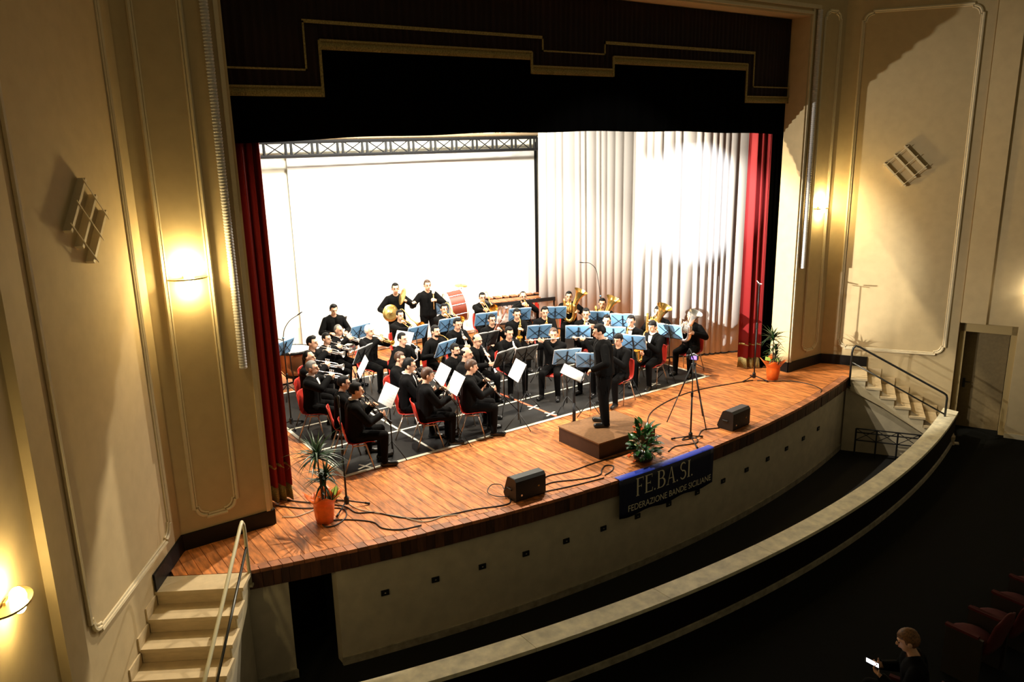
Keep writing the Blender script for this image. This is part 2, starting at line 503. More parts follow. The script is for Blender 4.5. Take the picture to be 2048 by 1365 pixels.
# ---- stairs from the hall to the stage, both sides
RISE, RUN = 0.175, 0.28
def stairs(sg, lab):
    F = splay_frame(sg)
    t = empty('stage_stairs', F @ V((1.7, 0.5, ZF)))
    inv = Matrix.Translation(-t.location)
    A = inv @ F
    tag(t, lab, 'stairs', 'stairs up to the stage')
    for k in range(0, 7):
        s1 = 0.93 + RUN * k
        s0 = s1 - RUN - 0.02 if k else 0.60
        z = -RISE * k - (0.004 if k == 0 else 0)
        MB().box(((s0 + s1) / 2, 0.49, z - 0.022), (s1 - s0, 0.98, 0.044), A).build('tread', M_stair, t)
        MB().box((s1 - 0.035, 0.475, z - 0.044 - (RISE - 0.044) / 2), (0.025, 0.93, RISE - 0.044), A).build('riser', M_stair, t)
        MB().box(((s0 + s1) / 2 + 0.02, 0.008, z + 0.07), (RUN + 0.01, 0.016, 0.15), A).build('wall_skirting', M_stair, t)
    # outer string: board with a stepped top and a straight underside
    pts = [(0.62, -0.05)]
    for k in range(0, 7):
        s1 = 0.93 + RUN * k
        pts += [(s1 - 0.03, -RISE * k - 0.05), (s1 - 0.03, -RISE * (k + 1) - 0.05)]
    pts += [(2.62, -1.2), (2.30, -1.2), (1.2, -0.55), (0.62, -0.27)]
    n = len(pts)
    vs_ = [(s, 0.92, z) for s, z in pts] + [(s, 0.955, z) for s, z in pts]
    fs = [(i, (i + 1) % n, n + (i + 1) % n, n + i) for i in range(n)]
    mb = MB().add(vs_, fs, 0, A)
    me = bmesh.new()
    vv = [me.verts.new(A @ V(p)) for p in vs_]
    for f in fs: me.faces.new([vv[i] for i in f])
    f1 = me.faces.new([vv[i] for i in range(n)]); f2 = me.faces.new([vv[n + i] for i in range(n)][::-1])
    bmesh.ops.triangulate(me, faces=[f1, f2])
    bmesh.ops.recalc_face_normals(me, faces=me.faces)
    ms = bpy.data.meshes.new('string_board'); me.to_mesh(ms); me.free(); ms.materials.append(M_mould)
    link('string_board', ms, t)
    # solid below the flight (pit side wall)
    nm = 'left' if sg < 0 else 'right'
    me = bmesh.new()
    pts2 = [(0.55, ZP), (2.7, ZP), (2.7, -1.2), (2.30, -1.2), (1.2, -0.55), (0.62, -0.27), (0.55, -0.24)]
    vv = [me.verts.new(F @ V((s, 0.90, z))) for s, z in pts2] + [me.verts.new(F @ V((s, 0.80, z))) for s, z in pts2]
    n = len(pts2)
    for i in range(n): me.faces.new([vv[i], vv[(i + 1) % n], vv[n + (i + 1) % n], vv[n + i]])
    f1 = me.faces.new(vv[:n]); f2 = me.faces.new(vv[n:][::-1])
    bmesh.ops.triangulate(me, faces=[f1, f2]); bmesh.ops.recalc_face_normals(me, faces=me.faces)
    ms = bpy.data.meshes.new('wall_pit_' + nm); me.to_mesh(ms); me.free(); ms.materials.append(M_pit)
    struct(link('wall_pit_' + nm, ms))
    return t
stairs(-1, 'pale stone stairs climbing to the left end of the stage')
stairs(1, 'pale stone stairs climbing to the right end of the stage')

def handrail(sg, lab, m1, m2):
    F = splay_frame(sg)
    t = empty('handrail', F @ V((0.60, 0.965, -0.17)))
    A = Matrix.Translation(-t.location) @ F
    tag(t, lab, 'handrail', 'stage stair handrails')
    N_ = 0.965
    p = [(0.60, N_, -0.17), (0.60, N_, 0.52), (0.615, N_, 0.62), (0.66, N_, 0.675), (0.73, N_, 0.655), (2.32, N_, -0.16), (2.37, N_, -0.20), (2.385, N_, -0.26), (2.385, N_, ZF + 0.01)]
    MB().tube(p, 0.021, 8, A).build('top_rail', m1, t, True)
    MB().tube([(0.60, N_, 0.33), (2.385, N_, -0.60)], 0.016, 8, A).build('lower_rail', m2, t, True)
    MB().box((0.60, N_, -0.17), (0.06, 0.06, 0.03), A).build('foot_plate', m1, t)
handrail(-1, 'cream tubular handrail of the left stage stairs', M_rail, M_raildark)
handrail(1, 'dark tubular handrail of the right stage stairs', M_raildark, M_raildark)

# black lattice rail lying in the pit by the right stairs
F = splay_frame(1)
t = empty('lattice_rail', F @ V((1.6, 1.15, ZP)))
A = Matrix.Translation(-t.location) @ F
tag(t, 'black metal lattice rail standing in the pit below the right stairs', 'rail')
for z in (-1.02, -1.10, -1.27): MB().tube([(0.8, 1.15, z), (2.35, 1.15, z)], 0.014, 6, A).build('rail_bar', M_truss, t)
for k in range(5):
    s = 0.8 + 0.3875 * k
    MB().tube([(s, 1.15, ZP), (s, 1.15, -1.02)], 0.018, 6, A).build('upright', M_truss, t)
    if k < 4:
        MB().tube([(s, 1.15, -1.02), (s + 0.3875, 1.15, -1.27)], 0.008, 5, A).build('brace', M_truss, t)
        MB().tube([(s, 1.15, -1.27), (s + 0.3875, 1.15, -1.02)], 0.008, 5, A).build('brace', M_truss, t)

# ---- lozenge lattices on the splayed walls
for sg, lab in ((-1, 'lozenge lattice of crossed bars on the left splayed wall'), (1, 'lozenge lattice of crossed bars on the right splayed wall')):
    F = splay_frame(sg)
    t = empty('wall_lattice', F @ V((1.28, 0.0, 4.19)))
    A = Matrix.Translation(-t.location) @ F
    tag(t, lab, 'wall decoration', 'lozenge wall lattices')
    a, b = V((0.43, 0, -0.45)), V((-0.34, 0, -0.33))
    p0 = V((1.24, 0.035, 4.58))
    for k in range(3):
        p = p0 + b * (k / 2)
        dirv = a.normalized()
        nrm = V((dirv.z, 0, -dirv.x))
        q = [p - nrm * 0.018, p + nrm * 0.018, p + a + nrm * 0.018, p + a - nrm * 0.018]
        vs_ = [(v.x, 0.0, v.z) for v in q] + [(v.x, 0.075, v.z) for v in q]
        MB().add(vs_, [(0, 1, 2, 3), (7, 6, 5, 4), (0, 4, 5, 1), (1, 5, 6, 2), (2, 6, 7, 3), (3, 7, 4, 0)], 0, A).build('wide_bar', M_mould, t)
    for k in range(3):
        p = p0 + a * (0.08 + 0.42 * k) - b * 0.14
        MB().tube([p + V((0, 0.045, 0)), p + b * 1.28 + V((0, 0.045, 0))], 0.006, 5, A).build('thin_bar', M_mould, t)

# ---- wall sconces
M_glow = mat('sconce_glass', (1, 0.95, 0.8), 0.4, emit=(1, 0.82, 0.42), estr=30)
M_brass = mat('sconce_metal', (0.5, 0.38, 0.16), 0.35, 0.7)
def sconce(F, z, lab, pw, col=(1, 0.76, 0.34)):
    t = empty('wall_sconce', F @ V((0, 0, z)))
    A = Matrix.Translation(-t.location) @ F
    tag(t, lab, 'sconce', 'wall sconces')
    n = 14
    pts = [(0.225 * math.cos(PI * i / n), 0.17 * math.sin(PI * i / n)) for i in range(n + 1)]
    MB().prism(pts, z - 0.008, z + 0.008, A).build('dish', M_brass, t)
    prof = [(0.055, 0.0), (0.06, 0.03), (0.05, 0.07), (0.03, 0.095), (0.003, 0.10)]
    MB().lathe(prof, 12, A @ TR(0, 0.085, z + 0.01)).build('upper_globe', M_glow, t, True)
    MB().lathe([(r * 0.8, -h * 0.8) for r, h in prof], 12, A @ TR(0, 0.085, z - 0.01)).build('lower_globe', M_glow, t, True)
    MB().box((0, 0.01, z), (0.10, 0.02, 0.06), A).build('back_plate', M_brass, t)
    for dz, k in ((0.13, 1.0), (-0.12, 0.45)):
        l = bpy.data.lights.new('sconce_bulb', 'POINT'); l.energy = pw * k; l.color = col; l.shadow_soft_size = 0.03
        o = bpy.data.objects.new('sconce_bulb', l); COL.objects.link(o); o.location = F @ V((0, 0.115, z + dz))
Ff = lambda sg, x: frame((sg * x, 0, 0), (1, 0, 0), (0, -1, 0))
sconce(Ff(-1, 6.2), 3.37, 'glowing wall sconce on the left pilaster', 60)
sconce(Ff(1, 6.2), 3.37, 'glowing wall sconce on the right pilaster', 60)
sconce(side_frame(-1) @ TR(1.16, 0, 0), 1.64, 'glowing wall sconce cut by the left edge of the picture', 24)
sconce(side_frame(1) @ TR(1.22, 0, 0), 1.74, 'wall sconce to the right of the brown door', 9, (1, 0.93, 0.8))

# ---- corrugated conduits on the pilasters
for sg, lab in ((-1, 'grey corrugated conduit down the left pilaster edge'), (1, 'grey corrugated conduit down the right pilaster edge')):
    prof = []
    z = 2.19
    while z < 7.1:
        prof += [(0.043, z), (0.05, z + 0.012), (0.05, z + 0.022), (0.043, z + 0.034)]
        z += 0.036
    tag(MB().lathe([(r, zz - 2.19) for r, zz in prof], 10).build('corrugated_conduit', M_conduit, None, True), lab, 'conduit', 'conduits').location = (sg * 5.69, -0.055, 2.19)

# ------------------------------------------------------------------ stage cloths
def cloth(name, x0, x1, zf, ytop, m, amp=0.03, wl=0.16, step=0.02, ztop=7.0, parent=None, seed=0, thick=0.006, flare=0.0, rows=2, slope=0.0):
    """pleated cloth hung along x at depth ytop; zf(x) gives the bottom edge"""
    rnd = random.Random(seed)
    n = max(4, int((x1 - x0) / step))
    ph = [rnd.uniform(0.75, 1.3) for _ in range(400)]
    vs_, fs = [], []
    acc = 0
    cols = []
    for i in range(n + 1):
        x = x0 + (x1 - x0) * i / n
        acc += step / wl * 2 * PI * ph[int(i * step / wl) % 400]
        cols.append((x, math.sin(acc) + 0.3 * math.sin(2.3 * acc + 1)))
    for r in range(rows):
        t = r / (rows - 1)
        for x, s in cols:
            zb = zf(x)
            vs_.append((x, ytop + slope * (x - (x0 + x1) / 2) + amp * s * (0.55 + 0.45 * (1 - t) + flare * (1 - t)), zb + (ztop - zb) * t))
    c = n + 1
    for r in range(rows - 1):
        for i in range(n):
            fs.append((r * c + i, r * c + i + 1, (r + 1) * c + i + 1, (r + 1) * c + i))
    o = MB().add(vs_, fs).build(name, m, parent, True)
    sol = o.modifiers.new('thickness', 'SOLIDIFY'); sol.thickness = thick
    return o

# shaped valance with braid and fringe
def zval(x):
    ax = abs(x)
    return 5.555 if ax > 4.19 else (6.13 if ax > 0.83 else 5.93)
val = empty('stage_valance', (0, 0.40, 6.9))
tag(val, 'dark red stepped valance with gold braid across the top of the stage opening', 'valance')
iv = Matrix.Translation(-val.location)
segs = [(-5.48, -4.19), (-4.19, -0.83), (-0.83, 0.83), (0.83, 4.19), (4.19, 5.48)]
for k, (a, b) in enumerate(segs):
    z = zval((a + b) / 2)
    o = cloth('velvet_panel', a, b, lambda x, z=z: z, 0.41, M_velvet, 0.012, 0.11, 0.022, 6.99, val, k)
    o.matrix_parent_inverse = iv
    # deep fringe under the panel, with a cord above it
    o = cloth('fringe', a, b, lambda x, z=z: z - 0.115, 0.385, M_gold, 0.006, 0.03, 0.012, z, val, 20 + k); o.matrix_parent_inverse = iv
    o = MB().box(((a + b) / 2, 0.378, z), (b - a, 0.02, 0.025)).build('cord', M_gold, val); o.matrix_parent_inverse = iv
for x, za, zb in ((-4.19, 5.44, 6.13), (-0.83, 5.82, 6.13), (0.83, 5.82, 6.13), (4.19, 5.44, 6.13)):
    o = MB().box((x, 0.382, (za + zb) / 2), (0.035, 0.02, zb - za)).build('cord', M_gold, val); o.matrix_parent_inverse = iv
bz = [(-5.48, 5.765), (-4.39, 5.765), (-4.39, 6.335), (-0.62, 6.355), (-0.62, 6.155), (0.64, 6.155), (0.64, 6.345), (4.38, 6.32), (4.38, 5.73), (5.48, 5.73)]
for (xa, za), (xb, zb) in zip(bz, bz[1:]):
    d = ((xb - xa), (zb - za))
    o = MB().box(((xa + xb) / 2, 0.380, (za + zb) / 2), (abs(d[0]) + 0.022, 0.014, abs(d[1]) + 0.022)).build('braid', M_gold, val); o.matrix_parent_inverse = iv

# black border and black tormentors behind the opening
tag(cloth('black_border', -7.0, 7.0, lambda x: 4.965 - 0.0034 * (x + 0.4) ** 2 + 0.008 * math.sin(3 * x) , 0.49, M_black, 0.02, 0.35, 0.05, 8.2, None, 3), 'wide black cloth border hanging across the stage below the valance', 'curtain')
tag(cloth('wing_curtain', -7.0, -5.22, lambda x: 0.01, 0.74, M_black, 0.03, 0.2, 0.04, 8.0, None, 4), 'black leg cloth behind the left red curtain', 'curtain')
tag(cloth('wing_curtain', 5.27, 7.0, lambda x: 0.01, 0.56, M_black, 0.03, 0.2, 0.04, 8.0, None, 5), 'black leg cloth between the right red curtain and the pilaster', 'curtain')
# red house curtains drawn to the sides, with gold bands
for sg, xa, xb, y, lab in ((-1, -5.46, -5.02, 0.60, 'red house curtain gathered at the left of the stage'), (1, 4.95, 5.34, 0.70, 'red house curtain gathered at the right of the stage')):
    t = empty('house_curtain', ((xa + xb) / 2, y, 0))
    iv = Matrix.Translation(-t.location)
    tag(t, lab, 'curtain', 'red house curtains')
    sd = 31 if sg < 0 else 32
    for nm, m, zb, zt in (('cloth', M_red, 0.24, 7.0), ('gold_hem', M_gold, 0.015, 0.245)):
        o = cloth(nm, xa, xb, lambda x, zb=zb: zb, y, m, 0.075, 0.105, 0.008, zt, t, sd, rows=2, slope=-0.6 if sg > 0 else 0.0); o.matrix_parent_inverse = iv
    o = cloth('gold_band', xa, xb, lambda x: 0.52, y - 0.008, M_gold, 0.077, 0.105, 0.008, 0.56, t, sd, slope=-0.6 if sg > 0 else 0.0); o.matrix_parent_inverse = iv

# grey leg drapes
def drape(xa, ya, xb, yb, lab, seed, ztop=7.4, amp=0.055):
    L = math.hypot(xb - xa, yb - ya)
    d = V((xb - xa, yb - ya, 0)).normalized()
    t = empty('leg_drape', ((xa + xb) / 2, (ya + yb) / 2, 0))
    iv = Matrix.Translation(-t.location)
    tag(t, lab, 'curtain', 'grey leg drapes')
    Fm = frame((xa, ya, 0), d, (-d.y, d.x, 0))
    rnd = random.Random(seed)
    for nm, m, z0, z1 in (('drape_cloth', M_drape, 0.05, ztop), ('dark_hem', M_drapehem, 0.012, 0.05)):
        rr = random.Random(seed)
        vs_, fs = [], []
        n = int(L / 0.018)
        folds = []
        s = 0
        while s < L:
            w_ = rr.uniform(0.13, 0.36)
            folds.append((s, w_, rr.uniform(0.5, 1.0), rr.uniform(-0.06, 0.06)))
            s += w_
        def prof(s, t):
            for (a, w_, am, dr) in folds:
                if a <= s < a + w_ + 1e-9:
                    u = (s - a) / w_
                    return am * (math.sin(PI * u) ** 0.7)
            return 0
        rows = 5 if nm == 'drape_cloth' else 2
        for r in range(rows):
            tt = r / (rows - 1)
            z = z0 + (z1 - z0) * tt
            hz = z / ztop
            for i in range(n + 1):
                s = L * i / n
                s2 = s + 0.05 * math.sin(2.2 * s + seed) * (1 - hz)
                vs_.append((s2, -amp * prof(s, hz) * (1.25 - 0.5 * hz), z))
        c = n + 1
        for r in range(rows - 1):
            for i in range(n): fs.append((r * c + i, r * c + i + 1, (r + 1) * c + i + 1, (r + 1) * c + i))
        o = MB().add(vs_, fs, 0, Fm).build(nm, m, t, True); o.matrix_parent_inverse = iv
        sol = o.modifiers.new('thickness', 'SOLIDIFY'); sol.thickness = 0.006
drape(3.83, 6.31, 6.5, 5.46, 'pale grey pleated drape beside the white screen', 11)
drape(3.6, 2.655, 6.4, 1.54, 'pale grey pleated drape under the glaring spotlight', 12)
drape(-6.2, 6.72, -3.06, 6.80, 'sliver of pale drape at the left edge of the screen', 13)

# screen, back cloth (white against cream paints the beam edge), trusses
struct(MB().box((0, 8.1, 3.6), (15, 0.1, 7.6)).build('wall_back', M_cyc))
tag(MB().box((1.0, 7.28, 2.75), (8.6, 0.03, 5.46)).build('dim_back_cloth', M_cyc), 'back cloth filling the rear of the stage, cream for dimmer light', 'backcloth')
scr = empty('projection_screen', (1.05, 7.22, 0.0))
tag(scr, 'large white projection screen behind the band, cut to the bright beam', 'screen')
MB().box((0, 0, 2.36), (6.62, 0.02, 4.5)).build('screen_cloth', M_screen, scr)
MB().tube([(-3.33, 0, 4.6), (3.36, 0, 4.6)], 0.03, 8).build('roller', M_screen, scr, True)
MB().box((3.36, 0, 2.4), (0.07, 0.05, 4.8)).build('edge_post', M_truss, scr)
def truss(x0, x1, y, z0, z1, bay, m, lab, r=0.02, posts=()):
    t = empty('lighting_truss', ((x0 + x1) / 2, y, z0))
    iv = Matrix.Translation(-t.location)
    tag(t, lab, 'truss')
    L = []
    for z in (z0, z1): L.append(('chord', [(x0, y, z), (x1, y, z)], r * 1.3))
    x = x0
    while x < x1 - 0.05:
        xe = min(x + bay, x1)
        L.append(('upright', [(x + 0.03, y, z0), (x + 0.03, y, z1)], r))
        L.append(('upright', [(x + 0.15, y, z0), (x + 0.15, y, z1)], r))
        if xe - x > 0.3:
            L.append(('brace', [(x + 0.15, y, z0), (xe + 0.03, y, z1)], r * 0.45))
            L.append(('brace', [(x + 0.15, y, z1), (xe + 0.03, y, z0)], r * 0.45))
        x += bay
    L.append(('upright', [(x1, y, z0), (x1, y, z1)], r))
    for xe in posts: L.append(('support_post', [(xe, y + 0.02, 0.0), (xe, y + 0.02, z1)], 0.028))
    for nm, p, rr in L:
        o = MB().tube(p, rr, 6).build(nm, m, t); o.matrix_parent_inverse = iv
truss(-2.99, 4.2, 6.88, 4.62, 4.91, 0.58, M_truss, 'black lighting truss in front of the screen top', 0.03, posts=(4.27, -3.02))
truss(-3.4, 4.9, 7.2, 5.0, 5.35, 0.66, M_brownbeam, 'brown lattice beam above the black truss', 0.026, posts=(4.92, -3.42))
# ------------------------------------------------------------------ people
M_skin = mat('skin', (0.72, 0.40, 0.25), 0.55, noise=0.05, nscale=30)
M_suit = mat('suit_black', (0.0019, 0.0017, 0.0016), 0.8, noise=0.2, nscale=40, spec=0.10)
M_trou = mat('trousers_black', (0.0021, 0.0018, 0.0017), 0.85, spec=0.10)
M_shoe = mat('shoe_black', (0.008, 0.008, 0.008), 0.3)
M_hairk = mat('hair_black', (0.004, 0.003, 0.0025), 0.6, spec=0.2)
M_hairb = mat('hair_brown', (0.06, 0.025, 0.010), 0.5)
M_hairw = mat('hair_white', (0.75, 0.73, 0.70), 0.6)
M_hairg = mat('hair_grey', (0.16, 0.15, 0.13), 0.6)
M_eye = mat('eye_dark', (0.02, 0.012, 0.01), 0.2)
M_lip = mat('lip', (0.50, 0.16, 0.12), 0.5)
M_shirt = mat('shirt_white', (0.8, 0.78, 0.72), 0.7)

def capsule(mb, a, b, ra, rb, n=10):
    a, b = V(a), V(b)
    mb.tube([a, b], [ra, rb], n)
    mb.ball(a, ra, n=n, m=6); mb.ball(b, rb, n=n, m=6)

def ik(S, T, l1, l2, pole):
    S, T, pole = V(S), V(T), V(pole)
    d = T - S
    L = d.length
    if L > (l1 + l2) * 0.985:
        T = S + d.normalized() * (l1 + l2) * 0.985; d = T - S; L = d.length
    a = (l1 * l1 - l2 * l2 + L * L) / (2 * L)
    h = math.sqrt(max(1e-6, l1 * l1 - a * a))
    dn = d.normalized()
    p = (pole - dn * pole.dot(dn)).normalized()
    return S + dn * a + p * h, T

HW, HD, HH = 0.076, 0.096, 0.118     # head half sizes

class Pose: pass
POSES = {}
def make_pose(name, stance='sit', lean=0.0, pitch=0.0, turn=0.0, lh=None, rh=None, ln=None, rn=None, lp=(-0.6, -0.2, -0.8), rp=(0.6, -0.2, -0.8), ldir=None, rdir=None, feet=None, spread=0.0, side=0.0, bulk=1.08, coat=0.12, legb=1.06):
    """lh/rh: palm centres; ln/rn: direction each palm faces; lean, pitch forward"""
    P = Pose()
    mb = MB()
    bones = []
    def bone(lab, a, b, ra, rb, solid=True):
        a, b = V(a), V(b)
        if solid: capsule(mb, a, b, ra, rb)
        bones.append((lab, a, b, (ra + rb) / 2))
    sit = stance == 'sit'
    zp = 0.54 if sit else 0.92
    up = V((side, math.sin(lean), math.cos(lean))).normalized()
    fw = V((0, math.cos(lean), -math.sin(lean)))
    pel = V((0, 0, zp))
    at = lambda h, f=0.0, x=0.0: pel + up * h + fw * f + V((x, 0, 0))
    # torso as stacked ellipsoids joined with capsules
    for x in (-0.06, 0.06):
        bone('torso', at(0.0, 0.0, x), at(0.20, 0.0, x * 1.0), 0.112 * bulk, 0.100 * bulk)
        bone('torso', at(0.20, 0.0, x), at(0.40, 0.0, x * 1.35), 0.102 * bulk, 0.105 * bulk)
    bone('torso', at(0.42, -0.005, -0.13), at(0.42, -0.005, 0.13), 0.078, 0.078)
    bone('torso', at(0.46, -0.01, -0.06), at(0.46, -0.01, 0.06), 0.07, 0.07)
    nb = at(0.50, -0.005)
    hc = nb + V((0, 0.035, 0.165)) + V((side * 0.1, 0.10 * math.sin(pitch), -0.02 * abs(math.sin(pitch))))
    bone('neck', nb, hc + V((0, -0.015, -0.06)), 0.056, 0.052)
    HM = Matrix.Translation(hc) @ RZ(turn) @ RX(-pitch)
    P.HM = HM
    mbh = MB()
    mbh.ball((0, -0.012, 0.020), (HW, HD - 0.004, HH - 0.024), n=18, m=14)
    mbh.ball((0, 0.022, -0.045), (0.056, 0.066, 0.068), n=16, m=12)
    mbh.ball((0, 0.050, -0.086), (0.030, 0.030, 0.024), n=10, m=8)
    mbh.tube([(0, 0.080, 0.022), (0, 0.112, -0.022)], [0.010, 0.016], 8)
    mbh.ball((0, 0.108, -0.024), (0.017, 0.015, 0.012), n=8, m=6)
    mbh.ball((0, 0.088, -0.052), (0.024, 0.012, 0.011), n=8, m=6)
    mbh.tube([(-0.045, 0.070, 0.030), (0, 0.086, 0.033), (0.045, 0.070, 0.030)], 0.012, 8)
    for x in (-1, 1): mbh.ball((x * (HW + 0.004), -0.012, -0.008), (0.012, 0.022, 0.034), n=8, m=6)
    mb.add(mbh.v, mbh.f, 0, HM)
    bones.append(('head', HM @ V((0, -0.01, -0.06)), HM @ V((0, 0, 0.06)), 0.09))
    # arms
    P.hands = {}
    for sg, tgt, nrm, pole, hd in ((-1, lh, ln, lp, ldir), (1, rh, rn, rp, rdir)):
        S = at(0.43, -0.005, sg * 0.175)
        if tgt is None:
            tgt = V((sg * 0.13, 0.30, zp + 0.10)) if sit else V((sg * 0.24, 0.05, zp - 0.08))
        tgt = V(tgt)
        E, Wr = ik(S, tgt, 0.285, 0.33, pole)
        d = V(hd).normalized() if hd else (Wr - E).normalized()
        wr = Wr - d * 0.055
        E, wr2 = ik(S, wr, 0.285, 0.255, pole)
        bone('arm', S, E, 0.060, 0.049)
        bone('arm', E, wr2, 0.047, 0.033)
        wr = wr2
        pc = wr + d * 0.055
        nn = V(nrm) if nrm else V((-sg, 0, 0))
        nn = (nn - d * nn.dot(d))
        nn = nn.normalized() if nn.length > 1e-4 else d.orthogonal().normalized()
        sd = d.cross(nn).normalized()
        for k in (-0.024, 0.0, 0.024):
            capsule(mb, wr + d * 0.008 + sd * k * 0.5, pc + d * 0.032 + sd * k, 0.017, 0.016, 8)
        bones.append(('hand', wr + d * 0.03, pc + d * 0.05, 0.035))
        for k in range(4):
            b0 = pc + d * 0.036 + sd * (-0.036 + 0.024 * k)
            ln_ = (0.036, 0.042, 0.040, 0.031)[k if sg > 0 else 3 - k]
            b1 = b0 + (d * 0.75 + nn * 0.55) * ln_
            b2 = b1 + (d * 0.05 + nn * 0.95) * ln_ * 0.8
            capsule(mb, b0, b1, 0.0095, 0.009, 7); capsule(mb, b1, b2, 0.009, 0.0075, 7)
            bones.append(('hand', b0, b2, 0.012))
        ts = sd * (1 if V((0, 0, 1)).dot(sd) > 0 else -1)
        t0 = wr + d * 0.022 + ts * 0.028
        t1 = t0 + (ts * 0.6 + d * 0.5 + nn * 0.5) * 0.038
        t2 = t1 + (d * 0.55 + nn * 0.75) * 0.032
        capsule(mb, t0, t1, 0.013, 0.011, 7); capsule(mb, t1, t2, 0.011, 0.009, 7)
        bones.append(('hand', t0, t2, 0.014))
        P.hands[sg] = (pc, d, nn)
    # legs
    for sg in (-1, 1):
        hip = pel + V((sg * 0.088, 0.0, -0.02))
        ft = (feet or {}).get(sg)
        if sit:
            knee = V((sg * (0.15 + spread), 0.42, 0.50))
            ank = V(ft) if ft else V((sg * (0.16 + spread), 0.40, 0.085))
        else:
            ank = V(ft) if ft else V((sg * 0.12, -0.02, 0.085))
            knee = (hip + ank) / 2 + V((sg * 0.01, 0.025, 0.02))
        bone('leg', hip, knee, 0.092 * legb, 0.062 * legb)
        bone('leg', knee, ank, 0.060 * legb, 0.040 * legb ** 1.5)
        toe = ank + V((sg * 0.03, 0.165, -0.045))
        bone('foot%d' % sg, ank + V((0, -0.03, -0.045)), toe, 0.038, 0.034)
        bone('foot%d' % sg, ank + V((0, 0, -0.02)), ank + V((sg * 0.012, 0.07, -0.042)), 0.042, 0.038)
        for p in range(1): pass
    # one continuous skin over everything
    me = mb.mesh('tmp', M_skin)
    o = bpy.data.objects.new('tmp', me); COL.objects.link(o)
    m1 = o.modifiers.new('r', 'REMESH'); m1.mode = 'VOXEL'; m1.voxel_size = 0.0085; m1.use_smooth_shade = True
    m2 = o.modifiers.new('s', 'SMOOTH'); m2.factor = 0.5; m2.iterations = 3
    m3 = o.modifiers.new('d', 'DECIMATE'); m3.ratio = 0.16
    dg = bpy.context.evaluated_depsgraph_get()
    body = bpy.data.meshes.new_from_object(o.evaluated_get(dg))
    bpy.data.objects.remove(o); bpy.data.meshes.remove(me)
    body.name = 'body_' + name
    body.materials.clear(); body.materials.append(M_skin)
    nv = len(body.vertices); nf = len(body.polygons)
    co = np.empty(nv * 3); body.vertices.foreach_get('co', co); co = co.reshape(-1, 3)
    no = np.empty(nv * 3); body.vertices.foreach_get('normal', no); no = no.reshape(-1, 3)
    fc = np.empty(nf * 3); body.polygons.foreach_get('center', fc); fc = fc.reshape(-1, 3)
    best = np.full(nf, 1e9); lab = np.zeros(nf, int)
    names = []
    for (lb, a, b, r) in bones:
        if lb not in names: names.append(lb)
        a, b = np.array(a), np.array(b)
        ab = b - a
        t = np.clip(((fc - a) @ ab) / max(1e-9, ab @ ab), 0, 1)
        dd = np.linalg.norm(fc - (a + t[:, None] * ab), axis=1) - r
        s = dd < best
        best[s] = dd[s]; lab[s] = names.index(lb)
    faces = [tuple(p.vertices) for p in body.polygons]
    body.polygons.foreach_set('use_smooth', [True] * nf)
    def extract(nm, sel, off, m):
        fs = [faces[i] for i in np.nonzero(sel)[0]]
        ids = sorted({v for f in fs for v in f})
        mp = {v: i for i, v in enumerate(ids)}
        vv = co[ids] + no[ids] * off
        me = bpy.data.meshes.new(nm)
        me.from_pydata(vv.tolist(), [], [[mp[v] for v in f] for f in fs])
        me.materials.append(m)
        me.polygons.foreach_set('use_smooth', [True] * len(me.polygons))
        me.update()
        return me
    L = lambda *ns: np.isin(lab, [names.index(n) for n in ns if n in names])
    P.body = body
    jz = zp - (0.02 if sit else 0.14)
    tors = L('torso')
    P.jacket = extract('jacket', (tors & (fc[:, 2] > zp - 0.03)) | L('arm') | (L('leg') & (fc[:, 2] > zp - coat) & (fc[:, 1] < 0.12)) , 0.018, M_suit)
    P.trousers = extract('trousers', L('leg') | (tors & (fc[:, 2] < zp + 0.06)), 0.007, M_trou)
    P.shoes = [extract('shoe', L('foot%d' % s), 0.006, M_shoe) for s in (-1, 1)]
    P.neck = nb
    P.sit = sit
    POSES[name] = P
    return P

def hair_mesh(style, m):
    mb = MB()
    n, mm = 22, 16
    mb.ball((0, -0.012, 0.020), (HW, HD, HH - 0.02), n=n, m=mm)
    out = []
    for p in mb.v:
        q = V((p.x / HW, (p.y + 0.012) / HD, (p.z - 0.02) / (HH - 0.02)))
        up, fr = q.z, q.y
        k = 0.88
        side = abs(q.x)
        # hairline: crown, back of head and temples
        hl = up > 0.62 if fr > 0.35 else (up > -0.05 if fr > -0.1 else up > -0.62)
        if style == 'bald':
            hl = (up < 0.45 and up > -0.5 and fr < 0.0) or (side > 0.8 and -0.2 < up < 0.45 and fr < 0.25)
        elif style == 'receding':
            hl = (up > 0.85) if fr > 0.0 else (up > -0.05 if fr > -0.1 else up > -0.62)
        elif style == 'long':
            hl = up > 0.55 if fr > 0.35 else up > -1.1
        elif style == 'fringe':
            hl = up > 0.30 if fr > 0.35 else (up > -0.3 if fr > -0.1 else up > -0.75)
        if hl:
            k = 1.10 + (0.06 if up > 0.5 and style in ('short', 'fringe') else 0) + random.uniform(-0.015, 0.02)
            if style == 'bald': k = 1.06
            if style == 'long': k = 1.16
            if style == 'quiff': k = 1.10 + (0.16 if fr > 0.1 and up > 0.5 else 0.03)
        out.append(V((q.x * HW * k, q.y * HD * k - 0.012, q.z * (HH - 0.02) * k + 0.02)))
    if style == 'long':
        mb2 = MB()
        mb.v = out
        mb.ball((0, -0.06, -0.10), (0.085, 0.055, 0.13), n=14, m=9)
        return mb.mesh('hair', m, True)
    mb.v = out
    return mb.mesh('hair', m, True)
HAIR = {}
def get_hair(style, m):
    k = (style, m.name)
    if k not in HAIR: HAIR[k] = hair_mesh(style, m)
    return HAIR[k]
EYE = MB().ball((0, 0, 0), (0.0105, 0.007, 0.0065), n=8, m=6).mesh('eye', M_eye, True)
